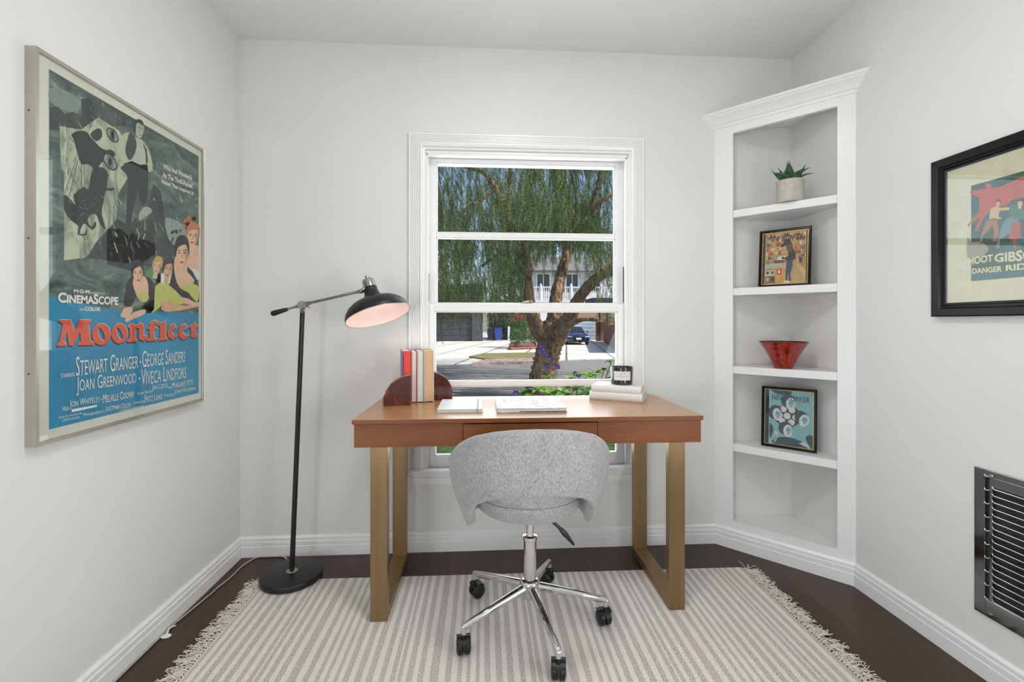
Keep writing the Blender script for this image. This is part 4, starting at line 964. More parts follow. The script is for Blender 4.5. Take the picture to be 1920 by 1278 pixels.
# ================================================================ THINGS ON THE CORNER SHELF
# potted succulent
pc = Vector((1.425, 2.040, 1.6735))
ps = thing('potted_succulent', 'green agave-like succulent in a woven-textured pale pot on the top shelf', 'plant', tuple(pc))
def f_weave(n, b):
    v = coords(n); br = N(n, 'ShaderNodeTexBrick'); br.inputs['Scale'].default_value = 130; br.inputs['Mortar Size'].default_value = .012
    for k_, x in (('Color1', '#b9b3ab'), ('Color2', '#cbc6be'), ('Mortar', '#8d8780')): br.inputs[k_].default_value = lin(x)
    n.links.new(coords(n, (1, 1, 1), (PI/2, 0, 0)), br.inputs['Vector']); nz = noise(n, v, 40, 3)
    setc(n, b, mix(n, .4, br.outputs['Color'], ramp(n, nz, [(.3, '#a9a39b'), (.7, '#d9d5ce')]))); bump(n, b, br.outputs['Fac'], -.5, .002)
MB().lathe([(0, 0), (.051, 0), (.055, .004), (.057, .098), (.056, .102), (.053, .102), (.051, .09), (0, .09)], Matrix.Translation(pc), 40).build('pot', mat('woven_pot', fn=f_weave), ps, smooth=35)
def f_leafg(n, b):
    a = noise(n, coords(n), 30, 4); setc(n, b, ramp(n, a, [(.3, '#24452f'), (.6, '#3b6244'), (.8, '#56805a')]))
M_suc = mat('succulent_green', rough=.42, fn=f_leafg)
vr = Vector((_c, -_s, 0)); vf = Vector((_s, _c, 0))   # right and away directions as seen from the room
def agave(tipx, tipz, depth, wmax, bend=0, parent=ps):
    base = pc+Vector((0, 0, .088))+vr*(tipx*.12)+vf*depth*.15; tip = pc+Vector((0, 0, .09))+vr*tipx+vf*depth+Vector((0, 0, tipz))
    ax = (tip-base); side = ax.cross(Vector((0, 0, 1)) if abs(ax.normalized().z) < .9 else vf).normalized(); up = side.cross(ax).normalized()
    if up.z < 0: up = -up
    n_ = 12; vs = []; fs_ = []
    for i in range(n_+1):
        t = i/n_; wd = 1.25*wmax*(math.sin(PI*min(1, .18+t*.82)**.85))**.8*(1-t**4) if i < n_ else .0003
        p = base+ax*t+up*(math.sin(PI*t)*bend)
        vs += [p-side*wd/2+up*wd*.22, p-side*wd*.25+up*wd*.02, p-up*wd*.05, p+side*wd*.25+up*wd*.02, p+side*wd/2+up*wd*.22]
    for i in range(n_):
        for q in range(4): a = i*5+q; fs_.append((a, a+1, a+6, a+5))
    m = MB(); m.add(vs, fs_); o_ = m.build('leaf', M_suc, parent, smooth=180, fix=False); d_ = o_.modifiers.new('s', 'SOLIDIFY'); d_.thickness = .0018; d_.offset = 0
for a in ((-.092, .045, -.02, .034, .012), (-.070, .075, .03, .03, -.008), (-.055, .048, -.05, .040, .012), (-.012, .105, .0, .036, -.004), (.016, .118, .03, .032, -.003), (.078, .095, .01, .036, -.008), (.062, .062, -.045, .042, .008), (.085, .075, .04, .026, -.006), (.112, .050, .0, .024, .012), (-.03, .095, .05, .02, 0), (.02, .05, -.06, .034, .01)): agave(*a)
MB().lathe([(0, .0905), (.0505, .0905), (0, .0945)], Matrix.Translation(pc), 24).build('soil', mat('dark_soil', '#2a211a', .95, fn=noisy('#1f1813', '#3b2f25', 90, bs=.4)), ps)

# red glass bowl
bc = Vector((1.418, 2.078, .9005))
def f_red(n, b):
    v = coords(n, (1, 1, 1.8)); a = noise(n, v, 20, 7, .7, 2.2); setc(n, b, ramp(n, a, [(.36, '#3a0c08'), (.44, '#8a2015'), (.55, '#ab2c1d'), (.7, '#bf3a26')]))
bo = thing('glass_bowl', 'flared red art glass bowl with dark swirls on the third shelf', 'bowl', tuple(bc))
prf = [(0, .001), (.040, 0), (.047, .004), (.053, .020), (.066, .050), (.088, .085), (.104, .108), (.1135, .121), (.1155, .1235), (.1135, .125), (.1015, .110), (.084, .085), (.061, .050), (.046, .022), (.038, .012), (0, .011)]
MB().lathe([(r*.9, z) for r, z in prf], Matrix.Translation(bc) , 56).build('bowl_body', mat('red_art_glass', rough=.1, coat=.5, fn=f_red), bo, smooth=60)
MB().lathe([(r*.9, z) for r, z in [(.1125, .1222), (.1162, .1228), (.1155, .1262), (.112, .1262), (.1125, .1222)]], Matrix.Translation(bc), 56, caps=False).build('rim', mat('dark_rim_glass', '#2a0d0a', .15, coat=.5), bo, smooth=60)

def magframe(label, BL, BR, h, lean, drawer_):
    BL, BR = Vector(BL), Vector(BR); U = (BR-BL); wd = U.length; U.normalize(); nb_ = Vector((-U.y, U.x, 0))
    if nb_.x+nb_.y < 0: nb_ = -nb_
    Vv = (Vector((0, 0, 1))*math.cos(lean)+nb_*math.sin(lean)); Nn = -(nb_*math.cos(lean)-Vector((0, 0, 1))*math.sin(lean))   # Nn faces the room
    mp = lambda u, v, d: BL+U*u+Vv*v+Nn*d
    root = thing('framed_magazine_cover', label, 'picture', tuple(BL+U*wd/2), 'framed magazine covers on the corner shelf')
    frame2d([(0, -.014), (0, -.001), (.003, .001), (.010, .001), (.0125, -.003), (.0125, -.014)], 0, wd, 0, h, mp).build('frame', M_blackframe, root)
    frame2d([(.0126, -.013), (.0126, -.0035), (.0150, -.0035), (.0150, -.013)], 0, wd, 0, h, mp).build('fillet', M_gold, root)
    m = MB(); m.add([mp(u, v, d) for u in (.015, wd-.015) for v in (.015, h-.015) for d in (-.0135, -.0070)], [(0, 1, 3, 2), (4, 6, 7, 5), (0, 4, 5, 1), (2, 3, 7, 6), (0, 2, 6, 4), (1, 5, 7, 3)]); m.build('backing_board', flat('#2c2522'), root)
    m = MB(); m.add([mp(u, v, d) for u in (.0152, wd-.0152) for v in (.0152, h-.0152) for d in (-.0050, -.0040)], [(0, 1, 3, 2), (4, 6, 7, 5), (0, 4, 5, 1), (2, 3, 7, 6), (0, 2, 6, 4), (1, 5, 7, 3)]); m.build('glazing', M_pglass, root)
    a = MB(); q0, q1, r0, r1 = .0155, wd-.0155, .0155, h-.0155
    cf = lambda x, y, L=0: mp(q0+(q1-q0)*x, r1-(r1-r0)*y, -.0069+.00007*L)     # x right, y down, 0..1
    drawer_(a, cf); a.build('magazine_cover', None, root, fix=False)
def apoly(a, cf, pts, h, L, sm=0):
    if sm: pts = smoothpoly(pts, sm)
    a.add([cf(x, y, L) for x, y in pts], [tuple(t) for t in tessellate_polygon([[Vector((x, y, 0)) for x, y in pts]])], flat(h))
def arect(a, cf, x0, y0, x1, y1, h, L): apoly(a, cf, [(x0, y0), (x1, y0), (x1, y1), (x0, y1)], h, L)
def aell(a, cf, x, y, rx, ry, h, L, rot=0): apoly(a, cf, [(x+rx*math.cos(t)*math.cos(rot)-ry*math.sin(t)*math.sin(rot), y+rx*math.cos(t)*math.sin(rot)+ry*math.sin(t)*math.cos(rot)) for t in [2*PI*i/24 for i in range(24)]], h, L)
R2 = random.Random(3)
def art_shop(a, cf):
    arect(a, cf, 0, 0, 1, 1, '#c9a16a', 0); arect(a, cf, 0, 0, .055, 1, '#35332f', 1); arect(a, cf, .97, 0, 1, 1, '#4a4338', 1)
    cols = ['#a9492f', '#d9c59a', '#4a4a48', '#c96a3f', '#e3d5b0', '#7a3b2a', '#8d8a78', '#30302e', '#d8a45a', '#b5b09a', '#5d6a70']
    for row in range(7):
        y_ = .02+row*.085; x_ = .075
        arect(a, cf, .07, y_+.072, .97, y_+.080, '#a8743c', 2)
        while x_ < .93:
            wd = R2.uniform(.018, .055)
            if not (.40 < x_ < .72 and row > 1): arect(a, cf, x_, y_+R2.uniform(0, .02), min(x_+wd*.82, .965), y_+.072, R2.choice(cols), 3)
            x_ += wd
    apoly(a, cf, [(.66, .60), (.97, .72), (.97, 1), (.5, 1), (.5, .9)], '#d2b27c', 4)
    for i in range(9): apoly(a, cf, [(.66+.01*i, .62), (.665+.01*i, .62), (.62+.05*i, 1), (.605+.05*i, 1)], '#9a7540', 5)
    arect(a, cf, .07, .60, .53, .70, '#cfc7ad', 5)
    for i in range(4): arect(a, cf, .09, .615+i*.022, .52, .621+i*.022, '#6d6656', 6)
    arect(a, cf, .07, .70, .50, .985, '#8a6a3c', 5); arect(a, cf, .30, .69, .50, .985, '#d49a45', 6); arect(a, cf, .335, .71, .44, .82, '#b33a28', 7); aell(a, cf, .388, .765, .025, .038, '#e6e0d0', 8)
    for i, (x_, y_, h_) in enumerate(((.075, .72, '#d6d0bf'), (.19, .72, '#cfc6b4'), (.075, .85, '#a65c48'), (.19, .85, '#5a6064'))):
        arect(a, cf, x_, y_, x_+.10, y_+.115, h_, 7); aell(a, cf, x_+.05, y_+.055, .03, .035, ['#242322', '#7a3a3a', '#c9b98a', '#22262a'][i], 8)
    apoly(a, cf, [(.80, .47), (.96, .52), (.96, .74), (.80, .62)], '#b5854a', 6); apoly(a, cf, [(.82, .50), (.89, .52), (.89, .63), (.82, .59)], '#3a3a3a', 7)
    arect(a, cf, .33, .47, .52, .60, '#d9d4c6', 6); arect(a, cf, .44, .48, .49, .53, '#22211f', 7); apoly(a, cf, [(.25, .53), (.55, .55), (.5, .60), (.28, .60)], '#7a4a36', 7)
    # standing figure in a hat, dark jacket, blue trousers
    apoly(a, cf, [(.55, .54), (.69, .55), (.68, .70), (.645, .80), (.65, .955), (.60, .955), (.595, .78), (.575, .95), (.53, .95), (.535, .75)], '#3f4d68', 9)
    apoly(a, cf, [(.58, .33), (.68, .32), (.74, .42), (.735, .55), (.60, .56), (.50, .53), (.50, .50), (.58, .47)], '#26292a', 10, 2)
    apoly(a, cf, [(.53, .22), (.64, .20), (.68, .30), (.66, .40), (.56, .38)], '#6a4a34', 11, 2)
    apoly(a, cf, [(.40, .27), (.47, .20), (.50, .15), (.60, .14), (.63, .19), (.64, .23), (.52, .27), (.43, .29)], '#2e302c', 12, 2)
    apoly(a, cf, [(.48, .97), (.53, .94), (.60, .95), (.65, .97), (.64, .99), (.48, .99)], '#d8d3c4', 10)
    put_text(a, 'NEW YORKER', cf(.12, .065, 14), cf(.90, .065, 14), cf(.90, .165, 14), cf(.12, .165, 14), flat('#2a2320'), .012)
    put_text(a, 'THE', cf(.45, .03, 14), cf(.53, .03, 14), cf(.53, .055, 14), cf(.45, .055, 14), flat('#2a2320'))
def art_faces(a, cf):
    TE, NV, PK, PL = '#7fb4b8', '#2b4656', '#d8d4d8', '#3a2f3a'
    arect(a, cf, 0, 0, 1, 1, TE, 0); arect(a, cf, 0, 0, .085, 1, '#17222c', 1); arect(a, cf, .085, 0, .098, 1, '#c9dcdc', 1)
    apoly(a, cf, [(.10, .0), (.55, .0), (.50, .08), (.25, .07), (.16, .03)], NV, 2, 2)
    aell(a, cf, .47, .46, .29, .20, PL, 3)
    for x_, y_, r_ in ((.47, .46, .075), (.39, .34, .07), (.57, .345, .07), (.32, .46, .06), (.64, .47, .06), (.37, .56, .065), (.56, .57, .07)): aell(a, cf, x_, y_, r_, r_*.82, PK, 5)
    # four generic stylised heads round the disc
    for (x_, y_, rot) in ((.52, .22, 0), (.24, .44, -.5), (.80, .50, .5), (.47, .72, .0)):
        aell(a, cf, x_-.03, y_-.03, .15, .125, NV, 6, rot); aell(a, cf, x_+.02, y_+.01, .095, .115, PK, 7, rot+.2); aell(a, cf, x_+.035, y_+.0, .06, .06, TE, 8, rot)
        aell(a, cf, x_+.02, y_-.01, .022, .008, '#20303a', 9, rot); aell(a, cf, x_+.03, y_+.07, .02, .008, '#6a4650', 9, rot)
    apoly(a, cf, [(.10, .62), (.18, .72), (.15, .85), (.10, .88)], NV, 6, 2); apoly(a, cf, [(.22, .90), (.45, .84), (.75, .88), (.90, .97), (.9, 1), (.2, 1)], NV, 9, 2)
    apoly(a, cf, [(.85, .80), (1, .76), (1, 1), (.93, .95)], NV, 6, 2)
    for i in range(4): apoly(a, cf, [(.19, .95), (.22+.02*i, .74+.015*i), (.235+.02*i, .74+.015*i), (.23, .97)], PK, 11)
    for i in range(4): apoly(a, cf, [(.93, 1), (.72+.03*i, .93-.012*i), (.73+.03*i, .92-.012*i), (.96, .99)], PK, 11)
    put_text(a, 'NEW YORKER', cf(.15, .085, 14), cf(.93, .085, 14), cf(.93, .185, 14), cf(.15, .185, 14), flat('#20323c'), .008)
    put_text(a, 'THE', cf(.49, .045, 14), cf(.57, .045, 14), cf(.57, .07, 14), cf(.49, .07, 14), flat('#20323c'))
magframe('black framed magazine cover showing a shopper in a hat, below the potted plant', (1.343, 2.158, 1.2875), (1.497, 2.004, 1.2875), .283, math.radians(7), art_shop)
magframe('black framed teal magazine cover with faces and circles, below the red bowl', (1.355, 2.153, .5155), (1.522, 1.998, .5155), .290, math.radians(4), art_faces)
# ================================================================ OUTSIDE THE WINDOW
ZG = -.60
def E(px, py, z): r = _ray(px, py); return Vector((r[0]*z, r[1]*z, CAM_H+r[2]*z))
def G2(px, py, z=ZG): return onZ(px, py, z)
M_lawn = mat('lawn', '#2f4a1c', .95, fn=noisy('#1d3310', '#4c6a2c', 14, bs=.8, bscale=60, bd=.03))
def f_asph(n, b):
    a = noise(n, coords(n, (1, 6, 1)), 2.2, 8, .7); c = noise(n, coords(n), 40, 3, .7)
    setc(n, b, mix(n, .35, ramp(n, a, [(.3, '#6b6864'), (.7, '#8c8984')]), ramp(n, c, [(.3, '#5a5855'), (.7, '#9a9894')])))
M_asph = mat('asphalt', rough=.9, fn=f_asph)
def f_conc(n, b):
    br = N(n, 'ShaderNodeTexBrick'); br.inputs['Scale'].default_value = 1; br.offset = 0
    for k_, x in (('Brick Width', 2.3), ('Row Height', 3.6), ('Mortar Size', .055)): br.inputs[k_].default_value = x
    n.links.new(coords(n, (1, 1, 1), (0, 0, .18)), br.inputs['Vector']); br.inputs['Color1'].default_value = lin('#cbc7bf'); br.inputs['Color2'].default_value = lin('#d2cec6'); br.inputs['Mortar'].default_value = lin('#2c2a28')
    a = noise(n, coords(n), 1.1, 8, .7); setc(n, b, mix(n, .2, br.outputs['Color'], ramp(n, a, [(.3, '#a5a199'), (.7, '#dcd8d0')])))
M_conc = mat('concrete_paving', rough=.85, fn=f_conc)
PA, PB = G2(816, 683.5), G2(1154, 671.5); sd = (PB-PA).normalized(); sn = Vector((-sd.y, sd.x, 0))
def along(a, o_): q = PA+sd*a+sn*o_; return Vector((q.x, q.y, 0))
def slab(name, pts, z0, z1, m): return struct(MB().prism([Vector((p.x, p.y, z0)) for p in pts], (0, 0, z1-z0)).build(name, m))
slab('lawn', [Vector((-14, YB+.19, 0)), Vector((14, YB+.19, 0)), along(16, -9.9), along(-14, -9.9)], ZG-.3, ZG+.02, M_lawn)
slab('near_kerb', [along(-40, -9.9), along(40, -9.9), along(40, -9.7), along(-40, -9.7)], ZG-.3, ZG+.03, M_conc)
slab('street', [along(-60, -9.7), along(60, -9.7), along(60, 0), along(-60, 0)], ZG-.3, ZG-.02, M_asph)
slab('driveway', [along(-60, 0), along(60, 0), along(60, 60), along(-60, 60)], ZG-.3, ZG+.0, M_conc)
gp = [G2(x, y, ZG+.06) for x, y in ((879, 667.5), (905, 662), (1003, 660), (1010, 670.5), (912, 672.5))]
struct(MB().prism([Vector((p.x, p.y, ZG-.1)) for p in gp], (0, 0, .16)).build('verge', mat('dry_grass', rough=.95, fn=noisy('#5a5f2e', '#9a8f5c', 5, bs=.8, bscale=30, bd=.05))))
kp = [G2(x, y, ZG+.08) for x, y in ((884, 680.5), (912, 672.5), (1010, 670.2), (1012, 676.5), (915, 679))]
struct(MB().prism([Vector((p.x, p.y, ZG-.1)) for p in kp], (0, 0, .18)).build('red_kerb', mat('red_kerb_paint', rough=.8, fn=noisy('#86605c', '#b8a49d', 4, bs=.1))))
# house exterior wings beside the room, with the roof
M_sid = mat('house_siding', '#dddbd4', .7)
struct(MB().box(XR+T, 2.4, YB, YB+.19, ZG, 2.75).box(-7, XL-T, YB, YB+.19, ZG, 2.75).build('wall_exterior', M_sid))
struct(MB().box(-7.2, 2.5, YR-.6, YB+.25, HC+.2, HC+.36).build('house_roof', mat('roof_felt', '#6a6a68', .9)))
struct(MB().box(XL-T, XR+T, YR-T, YB+.19, ZG-.1, -.12).build('foundation', M_sid))

# ---- pepper tree
def f_bark(n, b):
    v = coords(n, (1, 1, .45)); a = noise(n, v, 5.5, 9, .72, .9); vo = N(n, 'ShaderNodeTexVoronoi'); vo.inputs['Scale'].default_value = 13; n.links.new(v, vo.inputs['Vector'])
    c = ramp(n, a, [(.32, '#1d140f'), (.44, '#5a3f2e'), (.55, '#9a7355'), (.66, '#d3b494')])
    setc(n, b, mix(n, .5, c, ramp(n, vo.outputs['Distance'], [(.05, '#2c201a'), (.4, '#9c7457'), (.8, '#bfa084')]), 'MIX'))
    bump(n, b, mix(n, .5, a, vo.outputs['Distance']), 1.0, .14)
M_bark = mat('pepper_tree_bark', rough=.95, fn=f_bark)
ZT = 10.6; S1 = ZT/FPX
tree = thing('pepper_tree', 'large weeping pepper tree with gnarled trunk outside the window', 'tree', tuple(E(1014, 742, ZT)))
def limb(name, pts, parent, jit=.012):
    # pts: px, py, radius px, depth offset
    P = [(E(x, y, ZT+dz), r*(ZT+dz)/FPX) for x, y, r, dz in pts]; cs_ = []; rs_ = []
    for i in range(len(P)-1):
        q = [P[max(0, min(len(P)-1, i+j-1))] for j in range(4)]
        for t in range(8):
            u = t/8; p0, p1, p2, p3 = [x[0] for x in q]
            cs_.append(.5*((2*p1)+(-p0+p2)*u+(2*p0-5*p1+4*p2-p3)*u*u+(-p0+3*p1-3*p2+p3)*u**3)); rs_.append((P[i][1]*(1-u)+P[i+1][1]*u)*rnd.uniform(.94, 1.06))
    cs_.append(P[-1][0]); rs_.append(P[-1][1])
    m = MB().tube(cs_, rs_, 20)
    vv = []
    for x in m.v:
        p = Vector(x); h = math.sin(p.x*19+p.z*7)*math.sin(p.y*23+p.z*5)*math.sin(p.z*13+p.x*11); vv.append(tuple(p+Vector((h, h*.6, 0))*jit*2.2))
    m.v = vv
    return m.build(name, M_bark, parent, smooth=60)
trunk = limb('trunk', [(1012, 760, 36, 0), (1013, 738, 30, 0), (1016, 712, 25, 0), (1022, 684, 22.5, 0), (1029, 655, 23, 0), (1033, 632, 29, 0), (1035, 612, 24, 0), (1035, 600, 14, 0)], tree, .03)
limb('limb', [(1026, 640, 16, 0), (1008, 615, 14, -.1), (997, 590, 11, -.15), (993, 566, 9.5, -.2), (991, 520, 8, -.3), (988, 485, 8, -.4), (975, 452, 8, -.5), (957, 418, 7, -.6), (945, 392, 6, -.6), (930, 354, 5, -.7), (908, 325, 4.5, -.6), (870, 312, 3, -.5)], tree)
limb('limb', [(957, 418, 6, -.6), (952, 385, 5, -.3), (955, 345, 4, -.1), (958, 300, 3.5, 0)], tree)
limb('limb', [(1036, 635, 17, 0), (1039, 595, 14, .1), (1042, 560, 12, .2), (1048, 530, 10.5, .3), (1056, 500, 9.5, .4), (1066, 462, 7.5, .5), (1076, 415, 6, .6), (1064, 385, 5.5, .7), (1050, 354, 4.5, .8), (1036, 314, 4, .9), (1028, 285, 3.5, .9)], tree)
limb('limb', [(1072, 440, 6, .5), (1090, 415, 5, .3), (1104, 400, 5.5, .2), (1112, 372, 4.5, .1), (1122, 345, 4, 0), (1130, 300, 3, 0)], tree)
limb('limb', [(1103, 402, 5, .2), (1118, 388, 4.5, .2), (1139, 368, 4, .2), (1165, 355, 3, .3)], tree)
limb('limb', [(1044, 632, 16, -.1), (1060, 605, 14.5, -.3), (1076, 578, 12.5, -.5), (1092, 550, 11, -.7), (1115, 525, 10, -.9), (1140, 508, 9.5, -1.0), (1175, 495, 9, -1.2), (1230, 470, 8, -1.3)], tree)
limb('limb', [(1040, 630, 10, -.3), (1062, 612, 7.5, -.5), (1080, 602, 5, -.7), (1100, 598, 4, -.8), (1124, 601, 3, -.9)], tree)
limb('limb', [(988, 485, 5, -.4), (960, 470, 3.5, -.1), (930, 478, 3, .2), (905, 500, 2.5, .4)], tree)
limb('limb', [(930, 354, 4, -.7), (900, 375, 3, -.8), (870, 395, 2.5, -.9), (850, 430, 2, -1)], tree)
rng = np.random.default_rng(5)
def rotm(ax, ang):
    return np.array(Matrix.Rotation(ang, 3, ax))
def frond(L=.24, n=13):
    q = []
    for i in range(n):
        t = (i+1)/(n+1); s_ = .034*math.sin(PI*(.18+.8*t))**.6; zc = -L*t; x0_ = .02*math.sin(2.2*t)
        for sg in (-1, 1):
            d = np.array([sg*.86, 0, -.5]); d = d/np.linalg.norm(d); pz = np.array([sg*.25, .2, .45]); w_ = .0072
            a = np.array([x0_, 0, zc]); tip = a+d*s_; m_ = a+d*s_*.5; pr = np.array([0, .6, .8]); pr = pr-d*pr.dot(d); pr /= np.linalg.norm(pr)
            q.append([a, m_+pr*w_, tip, m_-pr*w_])
    return np.array(q)      # (2n,4,3)
fr0 = frond()
def strand(L, seed):
    r = np.random.default_rng(seed); out = []; n = int(L/.075)
    for i in range(n):
        z = -L*i/n; a = i*2.4+r.uniform(-.4, .4); tilt = r.uniform(.25, .75)*(1-.5*i/n)
        R_ = rotm('Z', a) @ rotm('Y', tilt); sc = r.uniform(.75, 1.15)
        out.append((fr0*sc) @ R_.T+np.array([.05*math.sin(z*3+seed), .04*math.cos(z*2.3+seed), z]))
    return np.concatenate(out)
variants = [strand(L, i) for i, L in enumerate((.45, .6, .75, .9, 1.1, .55, .8))]
def place(tops, scs):
    Q = []
    for p, sc in zip(tops, scs):
        v = variants[rng.integers(len(variants))]; R_ = rotm('Z', rng.uniform(0, 6.28)) @ rotm('Y', rng.normal(0, .08))
        Q.append(v*sc @ R_.T+np.array(p))
    Q = np.concatenate(Q); return Q.reshape(-1, 3), np.arange(len(Q)*4).reshape(-1, 4)
def f_leaf(cols):
    def f(n, b):
        g = N(n, 'ShaderNodeNewGeometry'); c = ramp(n, g.outputs['Random Per Island'], [(i/(len(cols)-1), h) for i, h in enumerate(cols)])
        setc(n, b, c); o_ = n.nodes['Material Output']; tl = N(n, 'ShaderNodeBsdfTranslucent'); n.links.new(c, tl.inputs[0]); mx = N(n, 'ShaderNodeMixShader'); mx.inputs[0].default_value = .35
        n.links.new(b.outputs[0], mx.inputs[1]); n.links.new(tl.outputs[0], mx.inputs[2]); n.links.new(mx.outputs[0], o_.inputs['Surface'])
    return f
M_pep = mat('pepper_leaves', rough=.55, fn=f_leaf(['#26381a', '#42592a', '#668040', '#a3b06c']))
tops = []; scs = []
for _ in range(3500):
    px = rng.uniform(560, 1380); z = rng.uniform(8.8, 15.5)
    lim = 530 if px < 985 else (415 if px < 1105 else 480)
    py = rng.uniform(60, lim)
    if py > 470 and rng.random() < .15: continue
    tops.append(E(px, py, z)); scs.append(rng.uniform(.85, 1.25))
for _ in range(70): tops.append(E(rng.normal(975, 38), rng.uniform(290, 385), rng.uniform(7.6, 8.6))); scs.append(rng.uniform(.8, 1.05))
for _ in range(600): tops.append(E(rng.uniform(760, 995), rng.uniform(330, 560), rng.uniform(14, 20))); scs.append(rng.uniform(1, 1.4))
for _ in range(330): tops.append(E(rng.uniform(990, 1300), rng.uniform(200, 440), rng.uniform(14, 20))); scs.append(rng.uniform(1, 1.4))
for _ in range(26): tops.append(E(rng.choice([rng.uniform(818, 850), rng.uniform(890, 990)]), rng.uniform(530, 556), rng.uniform(10, 13))); scs.append(rng.uniform(.6, .9))
for _ in range(420): tops.append(E(rng.uniform(985, 1125), rng.uniform(360, 452), rng.uniform(11.5, 18))); scs.append(rng.uniform(.7, 1.1))
for _ in range(90): tops.append(E(rng.uniform(1112, 1260), rng.uniform(430, 530), rng.uniform(9, 16))); scs.append(rng.uniform(.7, 1))
V, F = place([tuple(t) for t in tops], scs)
o = arrays_mesh('foliage', V, F, M_pep, tree)

# ---- generic leafy masses: bushes and trees across the street
def leafmass(blobs, per, size, seed):
    r = np.random.default_rng(seed); Q = []
    for (c, rad) in blobs:
        n = int(per*rad[0]*rad[2]); u = r.normal(size=(n, 3)); u /= np.linalg.norm(u, axis=1)[:, None]; rr_ = r.uniform(.55, 1.05, size=(n, 1))
        p = np.array(c)+u*rr_*np.array(rad)
        a = r.normal(size=(n, 3)); a /= np.linalg.norm(a, axis=1)[:, None]; b = np.cross(a, r.normal(size=(n, 3))); b /= np.linalg.norm(b, axis=1)[:, None]
        s_ = r.uniform(.6, 1.3, size=(n, 1))*size; Q.append(np.stack([p-a*s_, p+b*s_*.45, p+a*s_, p-b*s_*.45], axis=1))
    Q = np.concatenate(Q); return Q.reshape(-1, 3), np.arange(len(Q)*4).reshape(-1, 4)
M_lf1 = mat('dark_tree_leaves', rough=.6, fn=f_leaf(['#22381d', '#34502a', '#456336'])); M_lf2 = mat('hedge_leaves', rough=.6, fn=f_leaf(['#28471f', '#426b30', '#6d9150']))
def bushy(name, label, cat, blobs, per, size, m, seed, stem=None, group=None):
    c0 = blobs[0][0]; root = thing(name, label, cat, (c0[0], c0[1], ZG), group)
    V_, F_ = leafmass(blobs, per, size, seed); arrays_mesh('foliage', V_, F_, m, root)
    mb_ = MB(); mb_.tube([(c0[0], c0[1], ZG), (c0[0]+.1, c0[1], (ZG+c0[2])/2), (c0[0], c0[1], c0[2])], [.16, .12, .06] if stem is None else stem, 8); mb_.build('stem', M_bark, root, smooth=50)
    return root
def B(px, py, z, rx, rz, ry=None): return (tuple(E(px, py, z)), (rx, ry or rx, rz))
bushy('street_tree', 'dense dark tree beyond the charcoal garage, far left through the window', 'tree', [B(835, 475, 56, 4.0, 3.8), B(790, 420, 57, 4, 4), B(858, 445, 57, 2.2, 3.6)], 190, .16, M_lf1, 11, group='trees across the street')
bushy('street_tree', 'dark tree beyond the bins, left of the leaning trunk', 'tree', [B(945, 535, 60, 2.2, 4.2), B(940, 480, 59, 2.0, 3.8), B(965, 500, 59, 2.6, 3.8)], 210, .15, M_lf1, 12, group='trees across the street')
bushy('street_tree', 'green tree beside the white balcony, right through the window', 'tree', [B(1170, 530, 58, 3.2, 4.2), B(1205, 470, 60, 4, 5), B(1140, 470, 60, 2.6, 3.5)], 190, .15, M_lf1, 13, group='trees across the street')
bushy('street_tree', 'tree crown behind the white house roof', 'tree', [B(1030, 440, 70, 4.0, 3.8), B(1080, 425, 70, 3.6, 3.8)], 120, .18, M_lf1, 14, group='trees across the street')
bushy('hedge', 'low dark hedge behind the black and blue bins', 'hedge', [B(927, 590, 48, .8, 2.8), B(936, 596, 46, 1.1, 2.0), B(956, 598, 46, 1.1, 2.0), B(973, 592, 46, .9, 2.4), B(936, 625, 46, 1.2, .8), B(962, 625, 46, 1.2, .9)], 1300, .09, M_lf1, 15)
bushy('hedge', 'dark hedge above the brick wall at the right', 'hedge', [B(1150, 590, 46, 1.2, 1.3), B(1178, 588, 46, 1.5, 1.3), B(1133, 588, 46, .9, 1.2)], 800, .06, M_lf1, 16)
fb = bushy('flowering_bush', 'green bush with red blooms in the brick-edged planter', 'bush', [B(968, 632, 30, .50, .62), B(985, 622, 31, .65, .75), B(1002, 626, 32, .45, .7), B(972, 610, 32, .5, .45)], 5200, .045, M_lf2, 17, [.07, .05, .03])
r_ = np.random.default_rng(4)
for _ in range(38):
    p = E(r_.normal(975, 10), r_.normal(592, 5), 31); MB().ellipsoid(p, (.075, .075, .06), seg=8, rings=5).build('red_bloom', mat('bougainvillea_red', '#b32845', .6, fn=noisy('#96203a', '#d23f5c', 30, bs=.2)), fb)
V_, F_ = leafmass([B(975, 595, 32, .8, .45), B(1003, 600, 32, .4, .5)], 2500, .05, 21); arrays_mesh('upper_foliage', V_, F_, M_lf2, fb)
# planter edging and post
pe = [G2(956, 656), G2(1006, 653.5), G2(1003, 642), G2(960, 643)]
pl = thing('planter_bed', 'earth bed with low red brick edging below the flowering bush', 'planter', tuple(pe[0]))
M_brick = mat('red_brick', '#8a4a3a', .85, fn=noisy('#7d3d30', '#a05a48', 12, bs=.2))
MB().tube([p+Vector((0, 0, .06)) for p in (pe[3], pe[0], pe[1], pe[2])], .11, 4).build('brick_edging', M_brick, pl)
MB().prism([Vector((p.x, p.y, ZG)) for p in pe], (0, 0, .08)).build('soil', mat('earth', '#6b4d3b', .95, fn=noisy('#5a3f30', '#80604c', 8, bs=.3)), pl)
q0 = G2(954, 641)
po = thing('post', 'thin white post standing beside the flowering bush', 'post', tuple(q0)); MB().box(q0.x-.09, q0.x+.09, q0.y-.09, q0.y+.09, ZG, ZG+1.25).build('shaft', M_trim, po, bevel=.01); MB().box(q0.x-.12, q0.x+.12, q0.y-.12, q0.y+.12, ZG+1.25, ZG+1.31).lathe([(.1, 0), (.0, .12)], Matrix.Translation((q0.x, q0.y, ZG+1.31)), 4).build('cap', M_trim, po)
